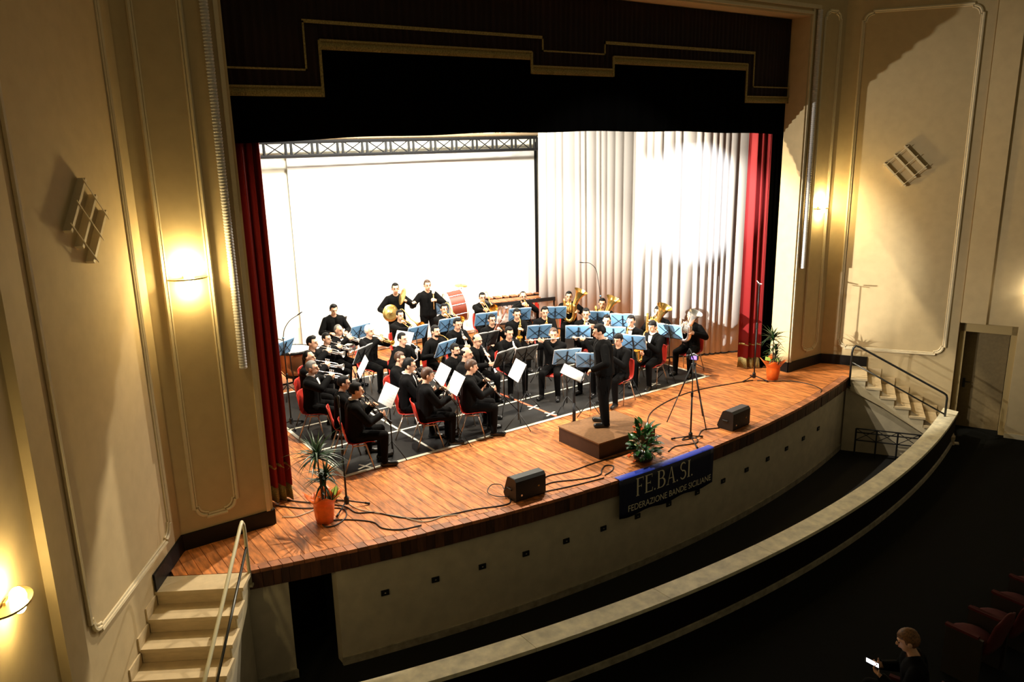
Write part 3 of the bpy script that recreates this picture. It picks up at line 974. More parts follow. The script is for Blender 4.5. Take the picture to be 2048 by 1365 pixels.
BROW = MB().tube([(-0.017, 0, -0.002), (0, 0.003, 0.003), (0.017, -0.001, -0.001)], [0.003, 0.0045, 0.003], 6).mesh('eyebrow', M_hairk, True)
LIPS = MB().tube([(-0.021, -0.006, 0), (0, 0.002, 0.002), (0.021, -0.006, 0)], [0.003, 0.007, 0.003], 6).mesh('mouth', M_lip, True)
def torus_pts(c, r, n=10, ax='y'):
    return [V((c[0] + r * math.cos(2 * PI * i / n), c[1], c[2] + r * math.sin(2 * PI * i / n))) for i in range(n)]
_g = MB()
for x in (-0.03, 0.03): _g.tube(torus_pts((x, 0.098, 0.008), 0.021), 0.0026, 5, closed=True)
_g.tube([(-0.009, 0.099, 0.010), (0.009, 0.099, 0.010)], 0.0024, 5)
for x in (-1, 1): _g.tube([(x * 0.051, 0.097, 0.010), (x * 0.080, 0.0, 0.006)], 0.0024, 5)
GLASSES = _g.mesh('glasses', M_dark)
BEARD = MB().ball((0, 0.030, -0.072), (0.054, 0.062, 0.046), n=14, m=9).tube([(-0.028, 0.088, -0.040), (0, 0.102, -0.036), (0.028, 0.088, -0.040)], [0.004, 0.009, 0.004], 6).mesh('beard', M_hairk, True)
CAPM = MB().ball((0, -0.012, 0.045), (HW * 1.12, HD * 1.12, HH * 0.72), n=16, m=10).mesh('flat_cap', M_hairk, True)
_c = MB().tube([(0.058 * math.cos(a), 0.056 * math.sin(a) - 0.004, 0.012 + 0.012 * math.cos(a * 1.0 + PI / 2)) for a in np.linspace(0, 2 * PI, 15)[:-1]], 0.011, 6, closed=True)
COLLAR = _c.mesh('collar', M_shirt, True)
SHIRT = MB().add([(-0.040, 0.088, 0.0), (0.040, 0.088, 0.0), (0.0, 0.146, -0.20), (-0.030, 0.125, -0.09), (0.030, 0.125, -0.09)], [(0, 3, 4, 1), (3, 2, 4)]).mesh('shirt_front', M_shirt)

def person(pose, x, y, rz, label, hair='short', hm=None, glasses=False, beard=False, collar=False, z=0.0, group='band musicians', scale=1.0, cat='person', at_head=True):
    P = POSES[pose]
    hm = hm or M_hairk
    # (x, y) is the point below the head
    h = P.HM.translation
    R = RZ(rz)
    off = R @ V((h.x, h.y, 0)) * scale if at_head else V((0, 0, 0))
    o = link('person', P.body)
    o.location = (x - off.x, y - off.y, z)
    o.rotation_euler = (0, 0, rz)
    o.scale = (scale,) * 3
    tag(o, label, cat, group)
    link('jacket', P.jacket, o); link('trousers', P.trousers, o)
    for s in P.shoes: link('shoe', s, o)
    def onhead(nm, me, loc=(0, 0, 0)):
        c = link(nm, me, o)
        c.matrix_local = P.HM @ TR(*loc)
        return c
    onhead('hair', get_hair(hair, hm))
    for s in (-1, 1):
        onhead('eye', EYE, (s * 0.030, 0.0835, 0.006))
        onhead('eyebrow', BROW, (s * 0.031, 0.0895, 0.032))
    onhead('mouth', LIPS, (0, 0.0975, -0.052))
    if glasses: onhead('glasses', GLASSES)
    if beard: onhead('beard', BEARD)
    if collar:
        c = link('collar', COLLAR, o); c.location = P.neck + V((0, 0, 0.024)); c.scale = (1.13, 1.13, 1.1)
        if P.sit: c = link('shirt_front', SHIRT, o); c.location = P.neck + V((0, 0.012, -0.012)); s = c.modifiers.new('thickness', 'SOLIDIFY'); s.thickness = 0.004
    o['pose'] = pose
    return o

def face_to(x, y, tx=0.0, ty=0.1):
    return math.atan2(-(tx - x), ty - y)

# ------------------------------------------------------------------ instruments
M_silver = mat('silver_plate', (0.86, 0.84, 0.80), 0.22, 0.85)
M_brassi = mat('brass_lacquer', (0.85, 0.55, 0.16), 0.22, 0.9)
M_ebony = mat('ebony_wood', (0.010, 0.009, 0.009), 0.3)
M_maple = mat('maple_red', (0.14, 0.035, 0.015), 0.35)

def mouth(pose):
    return POSES[pose].HM @ V((0, 0.104, -0.052))

def bell_prof(L, r0, r1, p=4.5, n=9):
    return [(r0 + (r1 - r0) * (i / n) ** p, L * i / n) for i in range(n + 1)]
# all instruments: mouthpiece tip at the origin, +y away from the player, +z up
TOY = RX(-PI / 2)    # local z -> +y

def ins_trumpet(M):
    t = empty('trumpet')
    MB().lathe([(0.013, 0), (0.010, 0.02), (0.005, 0.05), (0.006, 0.09)], 10, TOY).build('mouthpiece', M, t, True)
    MB().tube(spline([(0, 0.08, 0), (0, 0.36, 0), (0, 0.425, -0.02), (0, 0.43, -0.055), (0, 0.38, -0.075), (0, 0.22, -0.075)], 5), 0.0075, 8).build('lead_pipe', M, t, True)
    MB().lathe(bell_prof(0.34, 0.0075, 0.062), 16, TR(0, 0.18, -0.045) @ TOY).build('bell', M, t, True)
    MB().tube(spline([(0.0, 0.19, -0.045), (0, 0.12, -0.05), (0, 0.10, -0.075), (0, 0.13, -0.10), (0, 0.20, -0.10)], 5), 0.008, 8).build('back_bow', M, t, True)
    for k in range(3):
        v = MB().lathe([(0.012, -0.13), (0.0125, -0.13), (0.0125, 0.0), (0.006, 0.0), (0.006, 0.035), (0.011, 0.036), (0.011, 0.042), (0.001, 0.043)], 10, TR(0.012, 0.195 + 0.03 * k, 0.015)).build('valve', M, t, True)
    return t
def ins_trombone(M):
    t = empty('trombone')
    MB().lathe([(0.016, 0), (0.012, 0.02), (0.006, 0.06), (0.007, 0.11)], 10, TOY).build('mouthpiece', M, t, True)
    MB().tube(spline([(0, 0.08, 0), (0, 0.80, 0.0), (0.02, 0.845, -0.01), (0.05, 0.845, -0.03), (0.07, 0.80, -0.04), (0.07, 0.12, -0.04)], 5), 0.0085, 8).build('slide', M, t, True)
    MB().tube([(0, 0.14, 0), (0.07, 0.14, -0.04)], 0.006, 6).build('brace', M, t, True)
    MB().tube(spline([(0.07, 0.12, -0.04), (0.0, 0.0, 0.01), (-0.07, -0.25, 0.05), (-0.09, -0.30, 0.07), (-0.13, -0.30, 0.09), (-0.15, -0.24, 0.09), (-0.13, 0.0, 0.055), (-0.11, 0.14, 0.03)], 5), 0.010, 8).build('tuning_bow', M, t, True)
    MB().lathe(bell_prof(0.44, 0.011, 0.10, 3.6), 18, frame((-0.11, 0.13, 0.03), (1, 0, 0), (0, 0, 1), (0, -1, 0)) @ RX(PI)).build('bell', M, t, True)
    return t
def stick_keys(mb, L, r, n, M=None):
    for k in range(n):
        u = 0.16 + 0.72 * k / (n - 1)
        mb.ball((0.004 if k % 2 else -0.004, u * L, r + 0.006), (0.011, 0.011, 0.004), n=8, m=4)
    for sx in (-1, 1):
        mb.tube([(sx * (r + 0.004), 0.2 * L, 0.003), (sx * (r + 0.004), 0.85 * L, 0.003)], 0.0035, 5)
def ins_clarinet(M, L=0.64, name='clarinet'):
    t = empty(name)
    MB().lathe([(0.004, 0), (0.012, 0.05), (0.013, 0.085)], 10, TOY).build('mouthpiece', M_ebony, t, True)
    MB().lathe([(0.014, 0.085), (0.015, 0.14), (0.0135, 0.15), (0.0135, L * 0.55), (0.0155, L * 0.555), (0.0155, L * 0.58), (0.014, L * 0.59), (0.015, L - 0.10)], 12, TOY).build('body_joint', M, t, True)
    MB().lathe([(0.015, L - 0.10), (0.019, L - 0.06), (0.029, L - 0.015), (0.033, L), (0.030, L)], 14, TOY).build('bell', M, t, True)
    mb = MB(); stick_keys(mb, L, 0.014, 9); mb.build('keywork', M_silver, t, True)
    return t
def ins_flute(M):
    t = empty('flute')
    # runs to the player's right (+x); lip hole at the origin
    MB().tube([(-0.10, 0.012, 0), (0.16, 0.012, 0)], 0.0105, 10).build('head_joint', M, t, True)
    MB().tube([(0.16, 0.012, 0), (0.57, 0.012, 0)], 0.0098, 10).build('body_joint', M, t, True)
    MB().box((0, 0.004, 0.003), (0.035, 0.02, 0.016)).build('lip_plate', M, t)
    mb = MB()
    for k in range(11): mb.ball((0.20 + 0.03 * k, 0.012, 0.013), (0.0105, 0.0105, 0.004), n=8, m=4)
    mb.tube([(0.18, 0.022, 0.006), (0.55, 0.022, 0.006)], 0.003, 5)
    mb.build('keywork', M, t, True)
    return t
def ins_sax(M, s=1.0):
    t = empty('saxophone')
    S = lambda P: [tuple(c * s for c in p) for p in P]
    MB().lathe([(0.006, 0), (0.012, 0.05), (0.013, 0.075)], 10, TOY).build('mouthpiece', M_ebony, t, True)
    neck = spline(S([(0, 0.06, 0), (0, 0.13, 0.015), (0, 0.19, -0.005), (0.005, 0.205, -0.06)]), 5)
    MB().tube(neck, [0.010 + 0.004 * i / len(neck) for i in range(len(neck))], 10).build('neck', M, t, True)
    body = spline(S([(0.005, 0.205, -0.055), (0.03, 0.19, -0.30), (0.06, 0.175, -0.52), (0.065, 0.20, -0.575), (0.065, 0.25, -0.585), (0.06, 0.285, -0.54)]), 6)
    MB().tube(body, [(0.015 + 0.019 * i / len(body)) * s for i in range(len(body))], 12).build('body_tube', M, t, True)
    MB().lathe([(r * s, z * s) for r, z in bell_prof(0.22, 0.034, 0.068, 3)], 16, TR(0.06 * s, 0.285 * s, -0.54 * s) @ RX(-0.28)).build('bell', M, t, True)
    mb = MB()
    for k in range(9):
        u = k / 8
        mb.ball(tuple(c * s for c in (0.012 + 0.045 * u, 0.222 - 0.02 * u, -0.11 - 0.40 * u)), (0.015 * s, 0.008, 0.015 * s), n=8, m=4)
    for sx in (-0.022, 0.026):
        mb.tube(S([(sx + 0.008, 0.205, -0.10), (sx + 0.055, 0.185, -0.50)]), 0.004, 5)
    mb.build('keywork', M, t, True)
    return t
def ins_horn(M):
    t = empty('french_horn')
    MB().lathe([(0.010, 0), (0.006, 0.04), (0.0045, 0.07)], 10, TOY).build('mouthpiece', M, t, True)
    C = V((0.03, 0.26, -0.17)); R0 = 0.13
    ex, ez = V((0.75, 0.66, 0)).normalized(), V((0, 0, 1))
    ring = [C + ex * R0 * math.cos(a) + ez * R0 * math.sin(a) for a in np.linspace(PI * 0.75, PI * 0.75 + 2 * PI * 1.55, 40)]
    MB().tube(spline([(0, 0.06, 0), (0.0, 0.15, -0.02)], 4) + ring, 0.0075, 8).build('lead_pipe', M, t, True)
    for k, r in enumerate((0.095, 0.065, 0.04)):
        q = C + V((-0.02 + 0.02 * k, -0.02, 0.01 * k))
        MB().tube([q + ex * r * math.cos(a) + ez * r * math.sin(a) for a in np.linspace(0, 2 * PI, 25)[:-1]], 0.007, 7, closed=True).build('valve_slide', M, t, True)
    for k in range(3):
        MB().lathe([(0.016, -0.02), (0.018, -0.02), (0.018, 0.02), (0.001, 0.022)], 10, TR(*(C + ex * (-0.045 + 0.045 * k) + V((0, -0.02, 0.02)))) @ RX(PI / 2)).build('rotor', M, t, True)
    b0 = C + ex * (-R0) * 0.2 - ez * R0
    d = V((0.80, -0.30, -0.35)).normalized()
    q = d.to_track_quat('Z', 'Y').to_matrix().to_4x4()
    MB().lathe(bell_prof(0.26, 0.012, 0.135, 2.8, 12), 20, Matrix.Translation(b0) @ q).build('bell', M, t, True)
    return t
def ins_euphonium(M, s=1.0, name='euphonium'):
    t = empty(name)
    MB().lathe([(0.015, 0), (0.010, 0.02), (0.005, 0.06), (0.007, 0.10)], 10, TOY).build('mouthpiece', M, t, True)
    S = lambda P: [tuple(c * s for c in p) for p in P]
    MB().tube([(0, 0.08, 0)] + spline(S([(0.02, 0.15, -0.02), (0.06, 0.19, -0.10), (0.07, 0.20, -0.25)]), 4), 0.009 * s, 8).build('lead_pipe', M, t, True)
    big = spline(S([(0.10, 0.20, 0.06), (0.10, 0.20, -0.22), (0.09, 0.20, -0.33), (0.03, 0.20, -0.40), (-0.05, 0.20, -0.38), (-0.10, 0.20, -0.28), (-0.11, 0.20, -0.05)]), 5)
    MB().tube(big, [(0.022 + 0.028 * i / len(big)) * s for i in range(len(big))], 12).build('body_bow', M, t, True)
    MB().lathe([(r * s, z * s) for r, z in bell_prof(0.31, 0.050, 0.145, 3, 12)], 20, TR(-0.11 * s, 0.20 * s, -0.06 * s) @ RY(-0.42) @ RX(-0.10)).build('bell', M, t, True)
    for k in range(3):
        MB().lathe([(0.017 * s, -0.18 * s), (0.018 * s, -0.17 * s), (0.018 * s, 0.02 * s), (0.008, 0.022 * s), (0.008, 0.05 * s), (0.014, 0.052 * s), (0.001, 0.058 * s)], 10, TR((-0.03 + 0.04 * k) * s, 0.155 * s, -0.06 * s)).build('valve', M, t, True)
    for k in range(2):
        MB().tube(spline(S([(0.0, 0.165, -0.10 - 0.06 * k), (0.07, 0.155, -0.13 - 0.06 * k), (0.075, 0.155, -0.18 - 0.06 * k), (0.0, 0.165, -0.20 - 0.06 * k)]), 4), 0.008 * s, 7).build('valve_slide', M, t, True)
    return t
def ins_bassoon(M):
    t = empty('bassoon')
    # long joints run from over the left shoulder down to the right hip, in front of the player
    MB().tube(spline([(0, 0, 0), (0.02, 0.08, 0.03), (-0.03, 0.16, 0.03), (-0.06, 0.17, 0.0)], 5), 0.0045, 6).build('crook', M_silver, t, True)
    a, b = V((-0.20, 0.22, 0.34)), V((0.24, 0.10, -0.60))
    d = (b - a).normalized()
    MB().tube([a, a + d * 0.30, b], [0.018, 0.017, 0.026], 10).build('long_joint', M, t, True)
    MB().tube([a + d * 0.36 + V((0.035, -0.02, 0.01)), b + V((0.03, -0.02, 0.01))], [0.014, 0.022], 10).build('wing_joint', M, t, True)
    MB().tube([a - d * 0.035, a + d * 0.012], [0.024, 0.022], 12).build('bell_ring', M_silver, t, True)
    MB().tube([b - d * 0.02, b + d * 0.03], [0.036, 0.034], 12).build('boot_cap', M_silver, t, True)
    mb = MB()
    for k in range(8):
        p = a + d * (0.25 + 0.09 * k) + V((0, 0.022, 0)); mb.ball(p, (0.013, 0.006, 0.013), n=8, m=4)
    mb.build('keywork', M_silver, t, True)
    return t

# poses for each instrument (hand targets in the player's frame, relative to the mouth)
def pose_from(name, stance='sit', lean=0.0, pitch=0.0, turn=0.0, L=None, Rr=None, **kw):
    P0 = Pose()
    zp = 0.54 if stance == 'sit' else 0.92
    up = V((0, math.sin(lean), math.cos(lean))); fw = V((0, math.cos(lean), -math.sin(lean)))
    nb = V((0, 0, zp)) + up * 0.50 + fw * -0.005
    hc = nb + V((0, 0.035, 0.165)) + V((0, 0.10 * math.sin(pitch), -0.02 * abs(math.sin(pitch))))
    mo = (Matrix.Translation(hc) @ RZ(turn) @ RX(-pitch)) @ V((0, 0.104, -0.052))
    f = lambda q: None if q is None else mo + V(q)
    return make_pose(name, stance, lean, pitch, turn, f(L), f(Rr), **kw)
def along(pitch, u, off=(0, 0, 0)):
    return (off[0], u * math.cos(pitch) + off[1], u * math.sin(pitch) + off[2])

A_TP, A_CL, A_TB = -0.14, -0.92, -0.20
pose_from('trumpet', lean=0.04, pitch=0.02, L=along(A_TP, 0.225, (-0.035, 0, -0.055)), Rr=along(A_TP, 0.225, (0.045, 0, -0.025)), ln=(1, 0, 0), rn=(-1, 0, 0.0), lp=(-0.9, -0.1, -0.6), rp=(0.9, -0.1, -0.6))
pose_from('clarinet', lean=0.06, pitch=0.16, L=along(A_CL, 0.24, (-0.03, 0.01, 0.0)), Rr=along(A_CL, 0.43, (0.03, 0.01, 0.0)), ln=(1, 0.1, 0), rn=(-1, 0.1, 0))
pose_from('flute', lean=0.03, pitch=0.08, turn=0.25, L=(0.21, 0.10, -0.035), Rr=(0.42, 0.05, -0.05), ln=(0, -1, 0.2), rn=(0, 1, 0.1), lp=(-0.5, 0.3, -0.9), rp=(0.7, -0.6, -0.6), ldir=(0.8, 0.3, 0.4), rdir=(-0.2, 0.6, 0.6))
pose_from('sax', lean=0.05, pitch=0.12, L=(-0.02, 0.20, -0.20), Rr=(0.07, 0.19, -0.42), ln=(1, 0, 0), rn=(-1, 0.1, 0))
pose_from('horn', lean=0.03, pitch=0.02, L=(-0.075, 0.18, -0.15), Rr=(0.20, 0.13, -0.36), ln=(0.7, 0.7, 0), rn=(-0.5, 0.5, 0.6))
pose_from('trombone', lean=0.0, pitch=0.0, L=(0.03, 0.13, -0.055), Rr=along(A_TB, 0.46, (0.06, 0.0, -0.05)), ln=(0.7, 0, 0.5), rn=(-0.8, 0.2, 0.3))
pose_from('euphonium', lean=0.02, pitch=0.0, L=(-0.16, 0.20, -0.22), Rr=(0.05, 0.16, -0.06), ln=(1, 0, 0), rn=(-0.2, 0.2, -1), lp=(-0.9, -0.2, -0.5))
pose_from('tuba', lean=0.0, pitch=0.0, L=(-0.19, 0.24, -0.24), Rr=(0.08, 0.20, -0.10), ln=(1, 0, 0), rn=(-0.2, 0.2, -1), lp=(-0.9, -0.2, -0.5))
pose_from('bassoon', lean=0.02, pitch=0.05, L=(-0.06, 0.19, -0.10), Rr=(0.16, 0.16, -0.40), ln=(1, 0, 0.2), rn=(-0.5, 0.8, 0))
make_pose('rest', lean=0.02, pitch=0.10)
make_pose('rest_turn', lean=0.05, pitch=0.14, turn=0.2)
POSE_INS = {}
PROTO = {}
def give(kind, p, label, M, group, build, pitch=0.0, roll=0.0, cat=None):
    key = (kind, M.name)
    if key not in PROTO:
        PROTO[key] = build(M); o = PROTO[key]
    else:
        o = copy_tree(PROTO[key])
    mo = mouth(p['pose'])
    o.matrix_world = p.matrix_basis @ Matrix.Translation(mo) @ RX(pitch) @ RY(roll)
    tag(o, label, cat or kind, group)
    return o
# ------------------------------------------------------------------ chairs, stands
M_chair = mat('chair_red', (0.62, 0.035, 0.02), 0.4)
M_chrome = mat('chair_leg_metal', (0.55, 0.42, 0.32), 0.3, 0.8)
def chair_proto():
    t = empty('stacking_chair')
    prof = [(0.235, 0.405), (0.215, 0.428), (0.14, 0.436), (0.02, 0.428), (-0.10, 0.425), (-0.165, 0.445), (-0.20, 0.50), (-0.225, 0.60), (-0.25, 0.70), (-0.272, 0.775), (-0.28, 0.80)]
    vs_, fs = [], []
    nx = 9
    for i, (y, z) in enumerate(prof):
        back = max(0, (i - 5) / 5.0)
        hw = 0.205 + 0.015 * math.sin(i / 3) if i < 8 else (0.21, 0.195, 0.15)[i - 8]
        if i == 0: hw = 0.19
        for j in range(nx):
            u = -1 + 2 * j / (nx - 1)
            lift = 0.022 * abs(u) ** 3 * (1 - back)
            fwd = 0.035 * abs(u) ** 2 * back
            vs_.append((u * hw, y + fwd, z + lift))
    for i in range(len(prof) - 1):
        for j in range(nx - 1):
            fs.append((i * nx + j, i * nx + j + 1, (i + 1) * nx + j + 1, (i + 1) * nx + j))
    o = MB().add(vs_, fs).build('seat_shell', M_chair, t, True)
    s = o.modifiers.new('thickness', 'SOLIDIFY'); s.thickness = 0.008
    for sx in (-1, 1):
        MB().tube([(sx * 0.185, 0.10, 0.405), (sx * 0.235, 0.20, 0.0)], 0.011, 7).build('leg', M_chrome, t, True)
        MB().tube([(sx * 0.185, -0.10, 0.405), (sx * 0.235, -0.25, 0.0)], 0.011, 7).build('leg', M_chrome, t, True)
        MB().tube([(sx * 0.185, 0.10, 0.405), (sx * 0.185, -0.10, 0.405)], 0.011, 7).build('side_bar', M_chrome, t, True)
    for y in (0.10, -0.10): MB().tube([(-0.185, y, 0.405), (0.185, y, 0.405)], 0.010, 7).build('cross_bar', M_chrome, t, True)
    return t
CH = [None]
def chair(x, y, rz, label, group='red stacking chairs of the band', z=0.0):
    if CH[0] is None:
        o = CH[0] = chair_proto()
    else:
        o = copy_tree(CH[0])
    o.location = (x, y, z); o.rotation_euler = (0, 0, rz)
    tag(o, label, 'chair', group)
    return o

M_folder = mat('folder_blue', (0.16, 0.34, 0.56), 0.45)
M_folderd = mat('folder_dark', (0.035, 0.04, 0.038), 0.5)
M_page = mat('page_white', (0.90, 0.88, 0.84), 0.7)
M_print = mat('print_grey', (0.55, 0.50, 0.46), 0.8)
def stand_proto():
    t = empty('music_stand')
    MB().tube([(0, 0, 0.16), (0, 0, 0.98)], [0.012, 0.009], 8).build('pole', M_dark, t, True)
    for k in range(3):
        a = 2 * PI * k / 3 + 0.5
        MB().tube([(0, 0, 0.30), (0.26 * math.cos(a), 0.26 * math.sin(a), 0.008)], 0.008, 6).build('tripod_leg', M_dark, t, True)
    D = TR(0, 0.01, 1.04) @ RX(-0.42)
    mb = MB()
    for s in (-1, 1):
        mb.tube([(0, 0.012, -0.10), (s * 0.22, 0.012, 0.13)], 0.0055, 5, D)
        mb.tube([(0, 0.012, 0.06), (s * 0.23, 0.012, -0.13)], 0.0055, 5, D)
    mb.tube([(0, 0.014, -0.15), (0, 0.014, 0.14)], 0.010, 6, D)
    mb.build('desk_frame', M_dark, t)
    MB().box((0, -0.012, -0.155), (0.48, 0.045, 0.008), D).build('desk_ledge', M_dark, t)
    return t
def folder_proto(mc, w=0.50, pages=2):
    t = empty('music_folder')
    D = TR(0, 0.01, 1.04) @ RX(-0.42)
    MB().box((0, 0.0, 0.005), (w, 0.006, 0.315), D).build('cover', mc, t)
    for s in (-1, 1):
        pg = MB()
        n = 5
        vs_ = []
        for z in (-0.15, 0.175):
            for i in range(n + 1):
                u = i / n
                vs_.append((s * (0.004 + u * 0.255), -0.006 - 0.016 * math.sin(PI * u), z))
        fs = [(i, i + 1, n + 2 + i, n + 1 + i) for i in range(n)]
        if s < 0: fs = [f[::-1] for f in fs]
        pg.add(vs_, fs, 0, D)
        o = pg.build('page', M_page, t)
        sol = o.modifiers.new('thickness', 'SOLIDIFY'); sol.thickness = 0.003
        pr = MB()
        for k in range(6):
            pr.box((s * 0.13, -0.0255, 0.11 - 0.045 * k), (0.19, 0.001, 0.008), D)
        pr.build('printed_staves', M_print, o)
    return t
def white_proto():
    t = empty('sheet_music')
    D = TR(0, -0.01, 1.05) @ RX(-0.50)
    MB().box((0, 0.006, 0.0), (0.42, 0.006, 0.32), D).build('backing_card', M_folderd, t)
    o = MB().box((0, -0.001, 0.005), (0.44, 0.004, 0.335), D).build('page', M_page, t)
    pr = MB()
    for s_ in (-1, 1):
        for k in range(6): pr.box((s_ * 0.105, -0.0035, 0.12 - 0.045 * k), (0.16, 0.001, 0.004), D)
    pr.build('printed_staves', M_print, o)
    return t
ST = {}
def music_stand(x, y, rz, label, kind='blue', flabel=None, h=1.0):
    if 's' not in ST: o = ST['s'] = stand_proto()
    else: o = copy_tree(ST['s'])
    o.location = (x, y, 0); o.rotation_euler = (0, 0, rz); o.scale = (1, 1, h)
    tag(o, 'black stand ' + label, 'music stand', 'music stands of the band')
    if kind not in ST: f = ST[kind] = white_proto() if kind == 'white' else folder_proto(M_folder if kind == 'blue' else M_folderd)
    else: f = copy_tree(ST[kind])
    f.location = (x, y, 0.001); f.rotation_euler = (0, 0, rz); f.scale = (1, 1, h)
    tag(f, ('open blue music folder on the stand ' if kind == 'blue' else 'open sheet music on the stand ') + label, 'sheet music', 'music on the stands')

# ------------------------------------------------------------------ the band
TP, TBG, CLG, SXG, HNG, FLG, EUG = 'trumpets of the band', 'trombones of the band', 'clarinets of the band', 'saxophones of the band', 'french horns of the band', 'flutes of the band', 'low brass of the band'
# name, pose, x, y, description, hair style, hair material, glasses, beard, collar, instrument
ROWS = [
 ('trombone', -0.67, 5.47, 1.0, 'trombonist in front of the cymbal player', 'short', 0, 0, 0, ('trombone', M_brassi)),
 ('trombone', 0.41, 5.42, 1.0, 'wavy-haired trombonist beside the bass drum', 'quiff', 0, 0, 0, ('trombone', M_brassi)),
 ('trombone', 1.80, 5.96, 1.0, 'player with glasses right of the bass drum', 'short', 1, 0, 0, ('trombone', M_brassi)),
 ('trumpet', 2.61, 5.41, 1.0, 'bearded balding flugelhorn player before the xylophone', 'receding', 1, 1, 0, ('trumpet', M_brassi)),
 ('tuba', 3.43, 4.68, 1.0, 'cropped-hair tuba player at the back right', 'short', 0, 0, 0, ('tuba', M_brassi)),
 ('tuba', 3.45, 3.52, 1.0, 'wavy-haired tuba player beside the tall boom microphone', 'quiff', 0, 0, 0, ('tuba', M_brassi)),
 ('sax', 2.48, 2.96, 1.0, 'cropped-hair saxophonist above the conductor head', 'short', 0, 0, 1, ('saxophone', M_brassi)),
 ('sax', 2.50, 2.32, 0.97, 'wavy-haired saxophonist just right of the conductor head', 'quiff', 0, 0, 1, ('saxophone', M_brassi)),
 ('sax', 2.59, 1.70, 1.03, 'saxophonist in tie left of the long-haired tuba player', 'short', 0, 0, 1, ('saxophone', M_brassi)),
 ('tuba', 3.79, 2.11, 1.0, 'long-haired tuba player before the spotlit drape', 'long', 0, 0, 0, ('tuba', M_brassi)),
 ('euphonium', 3.95, 1.32, 1.0, 'shaggy-haired horn player at the right end', 'fringe', 0, 0, 0, ('euphonium', M_silver)),
 ('sax', 2.69, 1.20, 1.0, 'saxophonist with dark fringe at the front right', 'fringe', 0, 0, 1, ('saxophone', M_brassi)),
 ('sax', 1.45, 0.85, 1.0, 'dark-haired player half hidden behind the conductor', 'fringe', 0, 0, 0, ('saxophone', M_brassi)),
 ('flute', 0.80, 1.97, 1.0, 'brown-haired flutist facing the camera mid band', 'short', 0, 0, 0, ('flute', M_silver)),
 ('flute', 1.55, 1.58, 0.97, 'flutist whose face is hidden by the conductor', 'short', 0, 0, 0, ('flute', M_silver)),
 ('sax', 1.92, 3.68, 1.0, 'saxophonist between the two rear blue folders', 'quiff', 0, 0, 0, ('saxophone', M_brassi)),
 ('sax', 1.33, 3.90, 1.0, 'saxophonist beside the top of the bassoon', 'short', 0, 0, 0, ('saxophone', M_brassi)),
 ('clarinet', 0.21, 2.61, 1.0, 'young oboist left of the brown-haired flutist', 'short', 0, 0, 0, ('oboe', M_silver)),
 ('bassoon', 0.67, 3.89, 0.98, 'bassoonist with glasses mid band', 'short', 1, 0, 0, ('bassoon', M_maple)),
 ('clarinet', -0.57, 2.55, 1.0, 'bald player with glasses and silver instrument', 'bald', 1, 0, 0, ('soprano', M_silver)),
 ('clarinet', -0.14, 3.96, 1.0, 'quiffed player behind the bald player', 'quiff', 0, 0, 0, ('clarinet', M_ebony)),
 ('horn', -0.83, 3.67, 1.0, 'bearded french horn player', 'short', 0, 1, 0, ('french_horn', M_brassi)),
 ('rest', -1.16, 2.40, 0.95, 'stubbled player left of the bald player', 'short', 0, 1, 0, None),
 ('horn', -1.63, 3.55, 1.0, 'clean-shaven french horn player', 'short', 0, 0, 0, ('french_horn', M_silver)),
 ('trumpet', -1.83, 4.58, 1.0, 'white-haired cornet player behind the trumpeters', 'short', 0, 0, 0, ('trumpet', M_brassi)),
 ('trumpet', -2.22, 5.19, 0.97, 'balding grey trumpeter at the rear of the row', 'receding', 0, 0, 1, ('trumpet', M_silver)),
 ('trumpet', -2.68, 4.72, 0.96, 'side-parted trumpeter second from the rear', 'short', 0, 0, 0, ('trumpet', M_silver)),
 ('trumpet', -3.18, 4.18, 1.05, 'quiffed trumpeter next to the kettledrum', 'quiff', 0, 0, 0, ('trumpet', M_silver)),
 ('trumpet', -3.54, 3.45, 1.0, 'bare-browed trumpeter second from the front', 'receding', 0, 0, 0, ('trumpet', M_silver)),
 ('trumpet', -3.76, 2.75, 1.0, 'crop-haired trumpeter nearest the front', 'short', 0, 0, 1, ('trumpet', M_silver)),
 ('clarinet', -3.65, 1.72, 0.97, 'clarinettist with glasses at the far left front', 'short', 1, 0, 0, ('clarinet', M_ebony)),
 ('clarinet', -3.74, 1.05, 1.02, 'clarinettist at the front left mat corner', 'short', 0, 0, 1, ('clarinet', M_ebony)),
 ('clarinet', -2.24, 2.50, 0.96, 'brown-haired clarinettist below the silver french horn', 'short', 0, 0, 0, ('clarinet', M_ebony)),
 ('clarinet', -2.47, 1.72, 1.03, 'clarinettist with glasses third from the front left', 'short', 1, 0, 1, ('clarinet', M_ebony)),
 ('clarinet', -2.45, 1.15, 1.0, 'brown-haired clarinettist at the front centre left', 'fringe', 0, 0, 0, ('clarinet', M_ebony)),
 ('rest', -1.36, 1.69, 1.04, 'balding player seen from behind near the front', 'bald', 0, 0, 0, None),
 ('clarinet', -1.64, 1.10, 1.0, 'brown-haired clarinettist nearest the conductor', 'fringe', 0, 0, 0, ('clarinet', M_ebony)),
]
HMAT = {24: M_hairw, 29: M_hairg, 13: M_hairb, 32: M_hairb, 36: M_hairb, 34: M_hairb, 10: M_hairg, 25: M_hairg}
INSLAB = {'trombone': 'gold trombone held by the ', 'euphonium': 'euphonium held by the ', 'tuba': 'tuba on the lap of the ', 'saxophone': 'saxophone played by the ', 'flute': 'silver flute played by the ',
          'oboe': 'pale oboe played by the ', 'soprano': 'silver straight saxophone played by the ', 'bassoon': 'dark red bassoon played by the ', 'clarinet': 'black clarinet played by the ', 'french_horn': 'french horn played by the ', 'trumpet': 'trumpet played by the '}
TURN = {13: 0.55, 14: 0.5}
